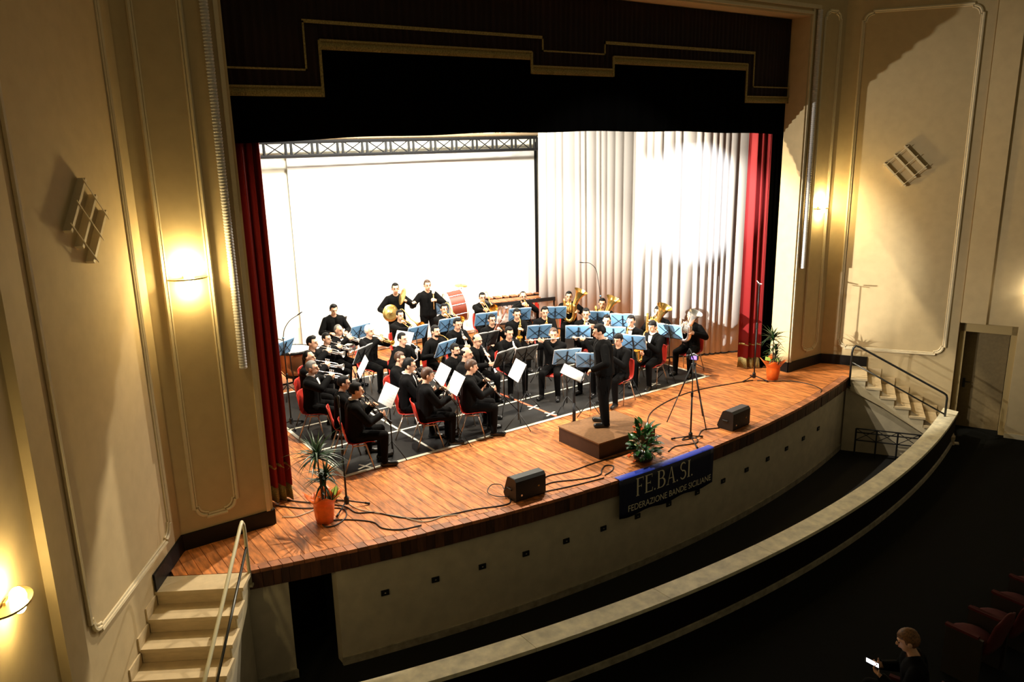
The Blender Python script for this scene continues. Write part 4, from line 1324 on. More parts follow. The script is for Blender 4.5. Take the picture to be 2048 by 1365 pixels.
for i, (pose, x, y, scl, lab, hair, gl, be, co, ins) in enumerate(ROWS):
    rz = face_to(x, y, -0.1, 0.0 if y > 1.3 else 0.3) + random.uniform(-0.08, 0.08) - TURN.get(i, 0)
    p = person(pose, x, y, rz, lab, hair, HMAT.get(i, M_hairk), gl, be, co, 0.0, 'seated band musicians', scl)
    bx, by = p.location.x, p.location.y
    chair(bx - 0.045 * math.sin(rz), by + 0.045 * math.cos(rz), rz + random.uniform(-0.04, 0.04), 'red plastic chair under the ' + lab)
    if ins:
        k, M = ins
        il = (INSLAB[k] + lab)
        if k == 'trumpet': give('trumpet', p, il, M, TP, ins_trumpet, A_TP)
        elif k == 'trombone': give('trombone', p, il, M, TBG, ins_trombone, A_TB)
        elif k == 'clarinet': give('clarinet', p, il, M, CLG, ins_clarinet, A_CL)
        elif k in ('oboe', 'soprano'): give(k, p, il, M, CLG, lambda m: ins_clarinet(m, 0.62, 'oboe'), A_CL, cat='oboe' if k == 'oboe' else 'saxophone')
        elif k == 'flute': give('flute', p, il, M, FLG, ins_flute, 0.0, 0.12)
        elif k == 'saxophone': give('saxophone', p, il, M, SXG, ins_sax, 0.0)
        elif k == 'french_horn': give('french_horn', p, il, M, HNG, ins_horn, 0.0, cat='french horn')
        elif k == 'euphonium': give('euphonium', p, il, M, EUG, ins_euphonium, 0.0)
        elif k == 'tuba': give('tuba', p, il, M, EUG, lambda m: ins_euphonium(m, 1.16, 'tuba'), 0.0)
        elif k == 'bassoon': give('bassoon', p, il, M, 'bassoon of the band', ins_bassoon, 0.0)

STANDS = [
 (-3.44, 5.03, 'before the kettledrums at far left', 'blue'), (-1.83, 6.25, 'in front of the snare drummer', 'dark'), (-1.73, 5.30, 'behind the white-haired cornet player', 'blue'),
 (-1.35, 4.05, 'in front of the white-haired cornet player', 'white', -1.2), (-2.46, 3.59, 'edge-on before the rear trumpeters', 'dark'), (-2.83, 2.77, 'with tall white sheet before the front trumpeters', 'white', -1.88),
 (-3.22, 1.02, 'with white sheet before the front left clarinettist', 'white', -1.55), (-2.0, 1.45, 'with white sheet left of a near-touching pair', 'white', -1.70), (-2.08, 0.88, 'with white sheet right of a near-touching pair', 'white', -1.72),
 (-0.88, 0.84, 'with white sheet nearest the conductor on the left', 'white', -1.79), (-0.87, 4.40, 'in front of the left trombonist', 'blue'), (0.02, 4.60, 'in front of the right trombonist', 'blue'),
 (0.90, 6.20, 'with pale sheets left of the bass drum', 'blue'), (0.95, 4.55, 'right of the bass drum, before the bassoonist', 'blue'), (-1.05, 2.95, 'tilted in front of the gold french horn', 'blue'),
 (-0.05, 3.03, 'between the bald player and the bassoon', 'dark'), (1.80, 4.45, 'behind the two central saxophonists, left one', 'blue'), (2.50, 4.05, 'behind the two central saxophonists, right one', 'blue'),
 (1.12, 2.85, 'widest, above the brown-haired flutist', 'blue'), (1.70, 2.30, 'right of the brown-haired flutist', 'blue'), (0.34, 1.01, 'in front of the brown-haired flutist', 'blue'),
 (-0.14, 1.63, 'with grey back at the centre of the band', 'dark'), (-0.6, 1.66, 'seen edge-on left of the grey-backed one', 'dark'), (2.90, 3.05, 'below the tall tuba', 'blue'),
 (3.12, 2.50, 'tilted beside the long-haired tuba player', 'blue'), (2.16, 1.75, 'just right of the conductor head', 'blue'), (1.98, 1.00, 'before the front right saxophonist', 'blue'),
 (3.15, 1.15, 'before the right end horn player', 'blue'), (0.50, 0.55, 'half hidden behind the conductor', 'blue'),
]
for st in STANDS:
    x, y, lab, k = st[:4]
    music_stand(x, y, st[4] if len(st) > 4 else face_to(x, y, -0.1, -0.1), lab, k)

# conductor's desk
rz = 0.75
t = empty('conductor_desk', (-0.10, 0.28, 0), rz)
tag(t, 'black conductor desk on a single pillar beside the podium', 'music stand')
MB().tube([(0, 0, 0.03), (0, 0, 0.95)], 0.022, 10).build('pillar', M_dark, t, True)
MB().tube([(0, 0, 0.10), (0, 0, 0.45)], 0.030, 10).build('sleeve', M_dark, t, True)
for k in range(3):
    a = 2 * PI * k / 3 + 0.3
    MB().tube([(0, 0, 0.10), (0.12 * math.cos(a), 0.12 * math.sin(a), 0.07), (0.24 * math.cos(a), 0.24 * math.sin(a), 0.012)], 0.014, 6).build('foot', M_dark, t, True)
Dk = TR(0, 0.03, 0.98) @ RX(-1.12)
MB().box((0, 0, 0), (0.54, 0.012, 0.40), Dk).build('desk_board', M_dark, t)
MB().box((0, -0.02, -0.20), (0.54, 0.05, 0.012), Dk).build('desk_ledge', M_dark, t)
s = empty('score', (-0.10, 0.28, 0), rz)
tag(s, 'open white score on the conductor desk', 'sheet music')
for sg in (-1, 1):
    vs_ = []
    for z in (-0.18, 0.19):
        for i in range(6):
            u = i / 5
            vs_.append((sg * (0.002 + u * 0.27), -0.010 - 0.03 * math.sin(PI * min(1, u * 1.2)) * (1 - u * 0.3), z))
    fs = [(i, i + 1, 7 + i, 6 + i) for i in range(5)]
    o = MB().add(vs_, fs if sg > 0 else [f[::-1] for f in fs], 0, Dk).build('page', M_page, s, True)
    so = o.modifiers.new('thickness', 'SOLIDIFY'); so.thickness = 0.006

# conductor on the podium
pod = empty('podium', (-0.10, -0.555, 0))
tag(pod, 'low square wooden podium with felt top under the conductor', 'podium')
M_felt = mat('podium_top', (0.20, 0.095, 0.035), 0.9, noise=0.15, nscale=25)
M_podw = mat('podium_side', (0.038, 0.014, 0.006), 0.6, noise=0.3, nscale=6)
MB().box((0, 0, 0.125), (1.22, 0.99, 0.25)).build('podium_box', M_podw, pod)
MB().box((0, 0, 0.26), (1.24, 1.01, 0.02)).build('felt_top', M_felt, pod)
make_pose('conduct', 'stand', bulk=1.32, coat=0.26, legb=1.3, lean=0.05, pitch=0.30, lh=(-0.24, 0.24, 1.00), rh=(0.30, 0.16, 1.60), ln=(0.3, 0, -1), rn=(-0.3, 0.2, -0.8), lp=(-0.8, -0.5, -0.3), rp=(0.9, -0.1, -0.7))
cnd = person('conduct', -0.16, -0.42, 0.93, 'conductor in black suit standing on the podium with back to camera', 'short', M_hairk, 0, 0, 1, 0.27, 'standing musicians', 1.0)
h, d, n = POSES['conduct'].hands[1]
bt = MB().tube([(0, 0, 0), (0, 0, 0.36)], [0.0045, 0.002], 6).build('baton', mat('baton_white', (0.85, 0.8, 0.7), 0.5), None)
tag(bt, 'thin white baton raised in the conductor right hand', 'baton')
q = (cnd.matrix_basis @ Matrix.Translation(h + d * 0.05 + n * 0.03)) @ V((-0.25, 0.45, 0.45)).normalized().to_track_quat('Z', 'Y').to_matrix().to_4x4()
bt.matrix_world = q

# ------------------------------------------------------------------ percussion
make_pose('cymbals', 'stand', lean=0.0, pitch=0.06, lh=(-0.16, 0.30, 1.36), rh=(0.24, 0.34, 1.10), ln=(1, 0, 0), rn=(-1, 0, 0), lp=(-0.8, 0, -0.6), rp=(0.8, -0.2, -0.6))
make_pose('drummer', 'stand', lean=0.0, pitch=0.05, lh=(-0.08, 0.26, 1.28), rh=(0.42, 0.28, 1.28), ln=(1, 0, 0), rn=(-0.3, 0, -1), lp=(-0.9, 0, -0.6), rp=(0.6, -0.2, -0.8))
make_pose('snare', 'stand', lean=0.05, pitch=0.3, lh=(-0.16, 0.34, 1.10), rh=(0.16, 0.34, 1.12), ln=(0.2, 0, -1), rn=(-0.2, 0, -1))
make_pose('timpani', 'stand', lean=0.10, pitch=0.3, lh=(-0.15, 0.42, 1.12), rh=(0.15, 0.42, 1.05), ln=(0.2, 0, -1), rn=(-0.2, 0, -1))
M_bronze = mat('cymbal_bronze', (0.62, 0.42, 0.13), 0.3, 0.85)
M_stick = mat('stick_wood', (0.62, 0.36, 0.13), 0.5)
M_head = mat('drum_head', (0.88, 0.84, 0.68), 0.6)
M_mahog = mat('drum_shell_red', (0.20, 0.030, 0.010), 0.45)
M_copper = mat('kettle_copper', (0.40, 0.17, 0.07), 0.35, 0.6)
cy = person('cymbals', -0.30, 6.35, PI - 0.35, 'standing cymbal player at the back of the band', 'short', M_hairk, 0, 0, 0, 0, 'standing musicians', 1.03)
for sg, off, nn in ((-1, V((0.06, 0.06, 0.10)), V((0.9, 0.15, 0.35))), (1, V((-0.06, 0.06, 0.02)), V((-0.35, 0.9, 0.1)))):
    h, d, n = POSES['cymbals'].hands[sg]
    t = empty('cymbal')
    MB().lathe([(0.002, 0.030), (0.02, 0.030), (0.035, 0.018), (0.05, 0.012), (0.13, 0.004), (0.19, 0.0), (0.19, -0.003), (0.13, 0.001), (0.04, 0.012), (0.002, 0.026)], 28).build('disc', M_bronze, t, True)
    MB().tube([(0, 0, 0.03), (0.015, 0, 0.055), (-0.015, 0, 0.055), (0, 0, 0.03)], 0.006, 6).build('strap', M_dark, t)
    t.matrix_world = cy.matrix_basis @ Matrix.Translation(h + off) @ nn.to_track_quat('Z', 'Y').to_matrix().to_4x4()
    tag(t, 'bronze cymbal raised beside the cymbal player face' if sg < 0 else 'bronze cymbal turned flat toward the camera at the cymbal player side', 'cymbal', 'pair of hand cymbals')
dr = person('drummer', 0.46, 6.22, PI - 0.2, 'standing bass drum player with mallet at the back of the band', 'short', M_hairb, 0, 0, 0, 0, 'standing musicians', 1.03)
h, d, n = POSES['drummer'].hands[-1]
t = empty('bass_drum_mallet'); tag(t, 'wooden mallet held upright by the bass drum player', 'mallet')
MB().tube([(0, 0, -0.20), (0, 0, 0.16)], 0.011, 8).build('handle', M_stick, t, True)
MB().ball((0, 0, 0.19), (0.035, 0.035, 0.045)).build('felt_head', M_head, t, True)
t.matrix_world = dr.matrix_basis @ Matrix.Translation(h + n * 0.03 + V((0, 0, 0.0)))
# bass drum on its stand
bd = empty('bass_drum', (1.22, 6.28, 0)); tag(bd, 'red-brown bass drum with pale hoops on a stand at the back', 'drum')
Dm = TR(0, 0, 1.02) @ RZ(-0.25) @ RY(PI / 2 - 0.12)
MB().lathe([(0.37, -0.20), (0.37, 0.20)], 32, Dm).build('shell', M_mahog, bd, True)
for s_ in (-1, 1):
    MB().lathe([(0.001, s_ * 0.203), (0.365, s_ * 0.203)], 32, Dm).build('drum_skin', M_head, bd)
    MB().lathe([(0.372, s_ * 0.175), (0.385, s_ * 0.175), (0.385, s_ * 0.215), (0.36, s_ * 0.215)], 32, Dm).build('hoop', M_head, bd, True)
for k in range(10):
    a = 2 * PI * k / 10
    c = V((0.382 * math.cos(a), 0.382 * math.sin(a), 0))
    MB().tube([c + V((0, 0, -0.19)), c + V((0, 0, 0.19))], 0.006, 5, Dm).build('tension_rod', M_silver, bd)
    MB().ball(c, 0.013, Dm, n=7, m=5).build('lug', M_silver, bd)
for sx in (-0.22, 0.22):
    for sy in (-0.25, 0.25):
        MB().tube([(sx * 1.1, sy, 0.0), (sx * 0.6, -sy * 0.5, 0.68)], 0.014, 6).build('stand_leg', M_dark, bd)
# cymbal stand above the bass drum
MB_cs = empty('cymbal_stand', (1.62, 6.62, 0)); tag(MB_cs, 'thin cymbal stand rising above the bass drum', 'stand')
MB().tube([(0, 0, 0.1), (0, 0, 1.46)], 0.009, 6).build('pole', M_dark, MB_cs)
MB().lathe([(0.002, 0.02), (0.03, 0.014), (0.16, 0.0), (0.16, -0.002), (0.002, 0.016)], 20, TR(0, 0, 1.43) @ RX(0.15)).build('cymbal_plate', M_bronze, MB_cs, True)
for k in range(3):
    a = 2 * PI * k / 3
    MB().tube([(0, 0, 0.35), (0.28 * math.cos(a), 0.28 * math.sin(a), 0.01)], 0.008, 6).build('leg', M_dark, MB_cs)
# snare drummer
sn = person('snare', -2.12, 5.62, PI - 0.1 + 0.0, 'standing snare drummer with dark hair left of the white-haired player', 'quiff', M_hairk, 0, 0, 0, 0, 'standing musicians', 0.96)
sd = empty('snare_drum', (-2.02, 5.22, 0)); tag(sd, 'snare drum on a stand before the snare drummer', 'drum')
MB().lathe([(0.001, 0.86), (0.172, 0.86), (0.178, 0.85), (0.178, 0.74), (0.001, 0.74)], 24).build('shell', M_silver, sd, True)
MB().lathe([(0.001, 0.868), (0.17, 0.866), (0.184, 0.866), (0.184, 0.85)], 24).build('batter_head', M_head, sd, True)
for k in range(3):
    a = 2 * PI * k / 3
    MB().tube([(0.15 * math.cos(a), 0.15 * math.sin(a), 0.74), (0, 0, 0.40), (-0.25 * math.cos(a), -0.25 * math.sin(a), 0.01)], 0.009, 6).build('stand_leg', M_silver, sd)
for sg in (-1, 1):
    h, d, n = POSES['snare'].hands[sg]
    o = MB().tube([(0, 0, -0.08), (0, 0, 0.27), (0, 0, 0.30)], [0.008, 0.006, 0.003], 7).build('drumstick', M_stick)
    o.matrix_world = sn.matrix_basis @ Matrix.Translation(h + n * 0.025) @ V((-sg * 0.5, 0.75, -0.12)).normalized().to_track_quat('Z', 'Y').to_matrix().to_4x4()
    tag(o, 'drumstick in the %s hand of the snare drummer' % ('left' if sg < 0 else 'right'), 'drumstick', 'drumsticks')
# kettledrums and their player
def kettle(x, y, r, lab):
    t = empty('kettledrum', (x, y, 0)); tag(t, lab, 'drum', 'kettledrums')
    MB().lathe([(r * 0.30, 0.24), (r * 0.62, 0.30), (r * 0.88, 0.45), (r * 0.97, 0.62), (r * 0.98, 0.78)], 28).build('bowl', M_copper, t, True)
    MB().lathe([(0.001, 0.806), (r * 0.97, 0.802)], 28).build('drum_skin', M_head, t)
    MB().lathe([(r * 0.97, 0.80), (r * 0.97, 0.815), (r * 1.03, 0.815), (r * 1.03, 0.76), (r * 0.98, 0.76)], 28).build('hoop', M_dark, t, True)
    for k in range(6):
        a = 2 * PI * k / 6
        c, s_ = math.cos(a), math.sin(a)
        MB().tube([(r * 1.05 * c, r * 1.05 * s_, 0.80), (r * 1.0 * c, r * 1.0 * s_, 0.45), (r * 0.5 * c, r * 0.5 * s_, 0.22)], 0.010, 6).build('strut', M_dark, t)
        MB().ball((r * 1.06 * c, r * 1.06 * s_, 0.81), 0.016, n=7, m=5).build('tuning_key', M_silver, t)
    MB().lathe([(0.06, 0.05), (0.06, 0.26), (r * 0.5, 0.27), (r * 0.5, 0.22), (0.07, 0.2), (0.07, 0.05)], 16).build('column', M_dark, t)
    for k in range(3):
        a = 2 * PI * k / 3 + 0.4
        MB().tube([(0, 0, 0.10), (r * 0.9 * math.cos(a), r * 0.9 * math.sin(a), 0.03)], 0.02, 6).build('base_leg', M_dark, t)
        MB().ball((r * 0.9 * math.cos(a), r * 0.9 * math.sin(a), 0.028), 0.026, n=7, m=5).build('castor', M_dark, t)
kettle(-3.02, 5.72, 0.36, 'large copper kettledrum by the left red curtain')
kettle(-3.30, 6.60, 0.36, 'rear kettledrum with pale skin at the left of the stage')
tm = person('timpani', -3.76, 6.0, -1.75, 'kettledrum player mostly hidden behind the left red curtain', 'short', M_hairk, 0, 0, 0, 0, 'standing musicians', 1.0)
for sg in (-1, 1):
    h, d, n = POSES['timpani'].hands[sg]
    t = empty('timpani_mallet'); tag(t, 'soft-headed mallet in the %s hand of the kettledrum player' % ('left' if sg < 0 else 'right'), 'mallet', 'kettledrum mallets')
    MB().tube([(0, 0, -0.06), (0, 0, 0.27)], 0.006, 6).build('shaft', M_stick, t)
    MB().ball((0, 0, 0.285), 0.021, n=8, m=6).build('felt_head', M_head, t, True)
    t.matrix_world = tm.matrix_basis @ Matrix.Translation(h + n * 0.025) @ V((0.0, 0.35, 0.9 if sg > 0 else 0.4)).normalized().to_track_quat('Z', 'Y').to_matrix().to_4x4()
# xylophone
xy = empty('xylophone', (3.35, 6.55, 0), -0.2); tag(xy, 'long xylophone with brown bars behind the horn players', 'xylophone')
for k in range(26):
    L = 0.40 - 0.008 * k
    MB().box((-0.80 + 0.064 * k, -0.05, 0.90), (0.052, L, 0.022)).build('bar', mat('rosewood_bar', (0.42, 0.15, 0.05), 0.4, noise=0.2, rnd=0.3), xy)
    if k % 7 not in (2, 6): MB().box((-0.77 + 0.064 * k, 0.30 - 0.002 * k, 0.93), (0.05, 0.26 - 0.005 * k, 0.022)).build('bar', MATS['rosewood_bar'], xy)
MB().box((0, -0.26, 0.85), (1.75, 0.03, 0.09)).build('frame_rail', M_dark, xy)
MB().box((0, 0.44, 0.85), (1.75, 0.03, 0.09)).build('frame_rail', M_dark, xy)
for sx in (-0.86, 0.86):
    MB().box((sx, 0.09, 0.84), (0.04, 0.72, 0.10)).build('end_board', M_dark, xy)
    for y_ in (-0.2, 0.38): MB().box((sx, y_, 0.41), (0.05, 0.05, 0.80)).build('leg', M_dark, xy)
MB().box((0, 0.09, 0.25), (1.7, 0.04, 0.05)).build('stretcher', M_dark, xy)
for k in range(13): MB().tube([(-0.78 + 0.128 * k, -0.05, 0.86), (-0.78 + 0.128 * k, -0.05, 0.50 + 0.02 * k)], 0.022, 8).build('resonator', M_silver, xy, True)
# stacked chairs at the back corner of the screen
for k in range(5):
    chair(4.70, 6.95, PI + 0.4, ('lowest', 'second lowest', 'middle', 'second highest', 'topmost')[k] + ' red chair of the stack beside the screen', 'chairs stacked beside the screen', z=0.11 * k)
chair(4.22, 7.0, PI, 'red chair standing left of the chair stack behind the xylophone', 'chairs stacked beside the screen', z=0.0)
# ------------------------------------------------------------------ microphones, monitors, cables
M_box = mat('speaker_black', (0.010, 0.010, 0.011), 0.55, noise=0.2, nscale=60)
M_boxtop = mat('speaker_top', (0.035, 0.040, 0.042), 0.4)
M_grill = mat('speaker_grille', (0.006, 0.006, 0.006), 0.7)
M_cable = mat('cable_black', (0.012, 0.010, 0.009), 0.5)
M_cablew = mat('cable_pale', (0.50, 0.44, 0.32), 0.5)
M_mic = mat('mic_silver', (0.72, 0.74, 0.70), 0.3, 0.6)

def mic_stand(x, y, h, label, rot=0.3, spread=0.30, head='mic', boom=None):
    t = empty('microphone_stand', (x, y, 0), rot)
    tag(t, label, 'microphone stand', 'microphone stands')
    MB().tube([(0, 0, 0.06), (0, 0, h * 0.58)], 0.014, 8).build('lower_tube', M_dark, t, True)
    MB().tube([(0, 0, h * 0.56), (0, 0, h)], 0.009, 8).build('upper_tube', M_dark, t, True)
    MB().lathe([(0.02, 0.05), (0.034, 0.06), (0.034, 0.15), (0.018, 0.17)], 10, cap=True).build('hub', M_dark, t)
    MB().lathe([(0.014, h * 0.54), (0.021, h * 0.55), (0.021, h * 0.60), (0.012, h * 0.61)], 10).build('clutch', M_dark, t)
    for k in range(3):
        a = 2 * PI * k / 3
        l = MB().tube([(0.02 * math.cos(a), 0.02 * math.sin(a), 0.10), (spread * math.cos(a), spread * math.sin(a), 0.018)], 0.010, 7).build('leg', M_dark, t, True)
        MB().tube([(spread * 0.82 * math.cos(a), spread * 0.82 * math.sin(a), 0.034), (spread * 1.04 * math.cos(a), spread * 1.04 * math.sin(a), 0.016)], 0.016, 7).build('rubber_foot', M_dark, l, True)
    if head == 'mic':
        m = MB().lathe([(0.004, 0), (0.012, 0.01), (0.013, 0.12), (0.018, 0.14), (0.019, 0.165), (0.004, 0.18)], 10, TR(0, 0, h - 0.01) @ RX(-0.5)).build('microphone', M_dark, t, True)
    elif head == 'pair':
        MB().tube([(-0.10, 0, h), (0.10, 0, h)], 0.007, 6).build('stereo_bar', M_dark, t)
        for s in (-1, 1):
            MB().lathe([(0.004, 0), (0.011, 0.004), (0.011, 0.15), (0.004, 0.154)], 10, TR(s * 0.03, 0, h + 0.025) @ RY(s * (PI / 2 - 0.12))).build('microphone', M_mic, t, True)
    if boom:
        MB().tube(spline(boom, 5), 0.007, 7).build('boom_arm', M_dark, t, True)
        MB().tube([boom[-1], V(boom[-1]) + (V(boom[-1]) - V(boom[-2])).normalized() * 0.10], 0.011, 8).build('microphone', M_dark, t, True)
        MB().ball(boom[0], 0.022, n=8, m=6).build('boom_clamp', M_folder, t, True)
    return t
mic_stand(-4.53, -0.16, 1.45, 'black microphone stand behind the left potted plant', -0.35)
mic_stand(-3.97, 3.45, 1.62, 'microphone stand with curved boom by the left red curtain', 0.4, 0.28, None, [(0, 0, 1.62), (0.02, -0.03, 1.78), (0.10, -0.09, 1.92), (0.22, -0.16, 2.0)])
mic_stand(0.95, -1.42, 1.42, 'black microphone stand at the stage edge right of the flowers', 0.05)
mic_stand(4.50, 0.08, 1.98, 'stand with two silver microphones before the right red curtain', 0.9, 0.28, 'pair')
mic_stand(4.05, 4.25, 1.20, 'tall boom microphone stand beside the grey drape', 0.0, 0.28, None, [(0, 0, 1.2), (-0.07, 0.0, 1.55), (-0.15, 0.0, 1.86), (-0.32, 0.03, 2.02), (-0.50, 0.05, 2.05)])

# small video camera on a light tripod
t = empty('camera_tripod', (1.62, -0.84, 0), 0.4)
tag(t, 'black tripod carrying a small video camera on the right of the stage', 'tripod')
for k in range(3):
    a = (-0.15, 2.0, 4.1)[k]
    rr = 0.95 if k == 0 else 0.42
    rr = 0.42
    MB().tube([(0.03 * math.cos(a), 0.03 * math.sin(a), 1.05), (rr * 0.55 * math.cos(a), rr * 0.55 * math.sin(a), 0.50)], 0.012, 7).build('leg_upper', M_dark, t, True)
    MB().tube([(rr * 0.55 * math.cos(a), rr * 0.55 * math.sin(a), 0.52), (rr * math.cos(a), rr * math.sin(a), 0.012)], 0.009, 7).build('leg_lower', M_dark, t, True)
MB().lathe([(0.02, 0.98), (0.04, 1.0), (0.04, 1.08), (0.022, 1.10), (0.018, 1.15)], 10, cap=True).build('tripod_head', M_dark, t)
MB().tube([(0, 0, 1.10), (0.02, -0.20, 1.02)], 0.007, 6).build('pan_handle', M_dark, t)
c = empty('video_camera', (1.62, -0.84, 1.15), 0.4)
tag(c, 'small video camera with a violet light on the tripod', 'camera')
MB().box((0, 0, 0.045), (0.07, 0.15, 0.075)).build('camera_body', M_box, c)
MB().lathe([(0.028, 0), (0.030, 0.05), (0.024, 0.052)], 12, TR(0, 0.075, 0.05) @ RX(-PI / 2), cap=True).build('lens', M_dark, c, True)
MB().box((-0.045, -0.02, 0.05), (0.012, 0.09, 0.06)).build('flip_screen', mat('lcd_violet', (0.1, 0.05, 0.3), 0.3, emit=(0.35, 0.18, 1.0), estr=2.5), c)
MB().tube([(0, -0.06, 0.085), (0, 0.0, 0.115), (0, 0.06, 0.085)], 0.008, 6).build('carry_handle', M_mic, c)

# stage monitors
def monitor(x, y, rz, label):
    t = empty('stage_monitor', (x, y, 0), rz)
    tag(t, label, 'loudspeaker', 'stage monitors')
    # cross section (y, z): sloping grille towards the band (+y)
    sec = [(-0.13, 0.0), (0.13, 0.0), (0.165, 0.05), (0.06, 0.315), (0.02, 0.335), (-0.115, 0.335), (-0.15, 0.30), (-0.15, 0.03)]
    n = len(sec); w = 0.255
    vs_ = [(-w, a, b) for a, b in sec] + [(w, a, b) for a, b in sec]
    fs = [tuple(range(n)), tuple(range(n, 2 * n))[::-1]] + [(i, n + i, n + (i + 1) % n, (i + 1) % n) for i in range(n)]
    MB().add(vs_, fs).build('cabinet', M_box, t)
    MB().box((0, -0.048, 0.3365), (0.49, 0.13, 0.004)).build('top_panel', M_boxtop, t)
    G = frame((0, 0.1135, 0.183), (1, 0, 0), (0, 0.930, 0.3684), (0, -0.3684, 0.930))
    MB().box((0, 0.004, 0), (0.47, 0.012, 0.25), G).build('grille', M_grill, t)
    for s in (-1, 1):
        MB().tube([(s * (w + 0.004), -0.05, 0.15), (s * (w + 0.02), -0.05, 0.17), (s * (w + 0.02), 0.04, 0.17), (s * (w + 0.004), 0.04, 0.15)], 0.009, 6).build('handle', M_grill, t)
    MB().box((0.13, -0.152, 0.16), (0.03, 0.006, 0.02)).build('badge', M_brassi, t)
    MB().lathe([(0.016, 0), (0.016, 0.005)], 10, TR(-0.16, -0.15, 0.09) @ RX(PI / 2), cap=True).build('socket', M_silver, t)
monitor(-2.36, -1.34, -0.02, 'black wedge monitor at the stage edge left of the podium')
monitor(2.08, -1.38, 0.10, 'black wedge monitor at the stage edge right of the tripod')

def cable(pts, label, r=0.009, m=None, z=0.010):
    P = spline([(p[0], p[1], (p[2] if len(p) > 2 else 0) + z) for p in pts], 7)
    o = MB().tube(P, r, 6).build('cable', m or M_cable, None, True)
    tag(o, label, 'cable', 'cables on the stage floor')
cable([(-5.24, 0.74), (-5.0, 0.42), (-4.75, 0.14), (-4.55, -0.12), (-4.50, -0.40), (-4.30, -0.55), (-4.05, -0.95), (-3.7, -1.18), (-3.2, -1.30), (-2.75, -1.45), (-2.60, -1.32)], 'black cable running from the left curtain past the plant to the monitor')
cable([(-5.30, 0.50), (-5.05, 0.20), (-4.8, 0.02), (-4.6, -0.18), (-4.66, -0.42), (-4.86, -0.56), (-5.0, -0.52), (-4.95, -0.38), (-4.7, -0.50), (-4.45, -0.78), (-4.42, -1.02), (-4.25, -1.20), (-3.98, -1.26)], 'black cable looping around the left plant pot')
cable([(-5.35, 0.10), (-5.2, 0.0), (-5.0, 0.02), (-4.75, 0.10), (-4.5, 0.05), (-4.42, -0.35), (-4.1, -0.85), (-3.9, -1.20), (-3.62, -1.22), (-3.45, -1.30)], 'pale cable crossing the floor near the left plant', 0.007, M_cablew)
cable([(-2.08, -1.25), (-1.75, -1.06), (-1.37, -1.13), (-0.95, -1.12), (-0.65, -1.12), (-0.2, -1.16), (0.2, -1.14), (0.55, -1.05), (0.85, -0.55), (1.6, 0.05), (2.9, 0.35), (4.2, 0.15), (4.48, 0.08)], 'long black cable from the left monitor past the podium to the right stand')
cable([(-2.08, -1.30), (-1.8, -1.28), (-1.4, -1.45), (-1.1, -1.50), (-0.95, -1.38), (-0.8, -1.30), (-0.72, -1.38), (-0.85, -1.50), (-1.05, -1.56)], 'black cable curling from the left monitor toward the banner')
cable([(-2.1, -1.45), (-1.8, -1.52), (-1.45, -1.58), (-1.12, -1.62)], 'short black cable along the stage edge beside the banner')
cable([(0.35, -1.50), (0.60, -1.42), (0.85, -1.50), (1.0, -1.52), (1.12, -1.40), (1.05, -1.25), (0.9, -1.30), (1.2, -1.35), (1.5, -1.20), (1.80, -1.30)], 'black cable coiled at the foot of the edge microphone stand')
cable([(4.50, 0.0), (4.75, -0.25), (5.0, -0.45), (5.1, -0.80), (5.0, -1.12), (4.8, -1.25)], 'black cable on the right end of the stage')
cable([(-2.62, -1.30, 0.02), (-2.75, -1.18, 0.02), (-2.80, -1.05, 0.05), (-2.68, -0.98, 0.10), (-2.60, -1.10, 0.12), (-2.64, -1.25, 0.10)], 'black cable loop behind the left monitor', 0.007)

# ------------------------------------------------------------------ plants and flowers
M_leaf = mat('leaf_dark', (0.018, 0.050, 0.014), 0.35, noise=0.3, nscale=12, rnd=0.4)
M_leaf2 = mat('leaf_glossy', (0.02, 0.09, 0.02), 0.22, noise=0.2, nscale=10, rnd=0.5)
M_wrap = mat('wrap_orange', (0.85, 0.16, 0.02), 0.35, noise=0.2, nscale=8)
M_wrapg = mat('wrap_green', (0.45, 0.62, 0.12), 0.4)
M_cane = mat('cane_brown', (0.05, 0.04, 0.02), 0.7)
M_pot = mat('pot_dark', (0.03, 0.02, 0.015), 0.6)
def blade(L, w, droop, n=5):
    vs_, fs = [], []
    for i in range(n + 1):
        u = i / n
        hw = w * math.sin(PI * min(1, 0.12 + 0.88 * (1 - u)) * 0.5 + 0) * (1 - u ** 3) + 0.0006
        y = L * (u - 0.12 * droop * u * u); z = L * (0.25 * u - droop * u * u)
        vs_ += [(-hw, y, z + hw * 0.4), (0, y, z), (hw, y, z + hw * 0.4)]
    for i in range(n):
        for j in range(2): fs.append((3 * i + j, 3 * i + j + 1, 3 * i + 4 + j, 3 * i + 3 + j))
    return MB().add(vs_, fs).mesh('leaf', M_leaf, True)
BLADES = [blade(0.42, 0.019, 0.35), blade(0.38, 0.019, 0.6), blade(0.32, 0.016, 0.15)]
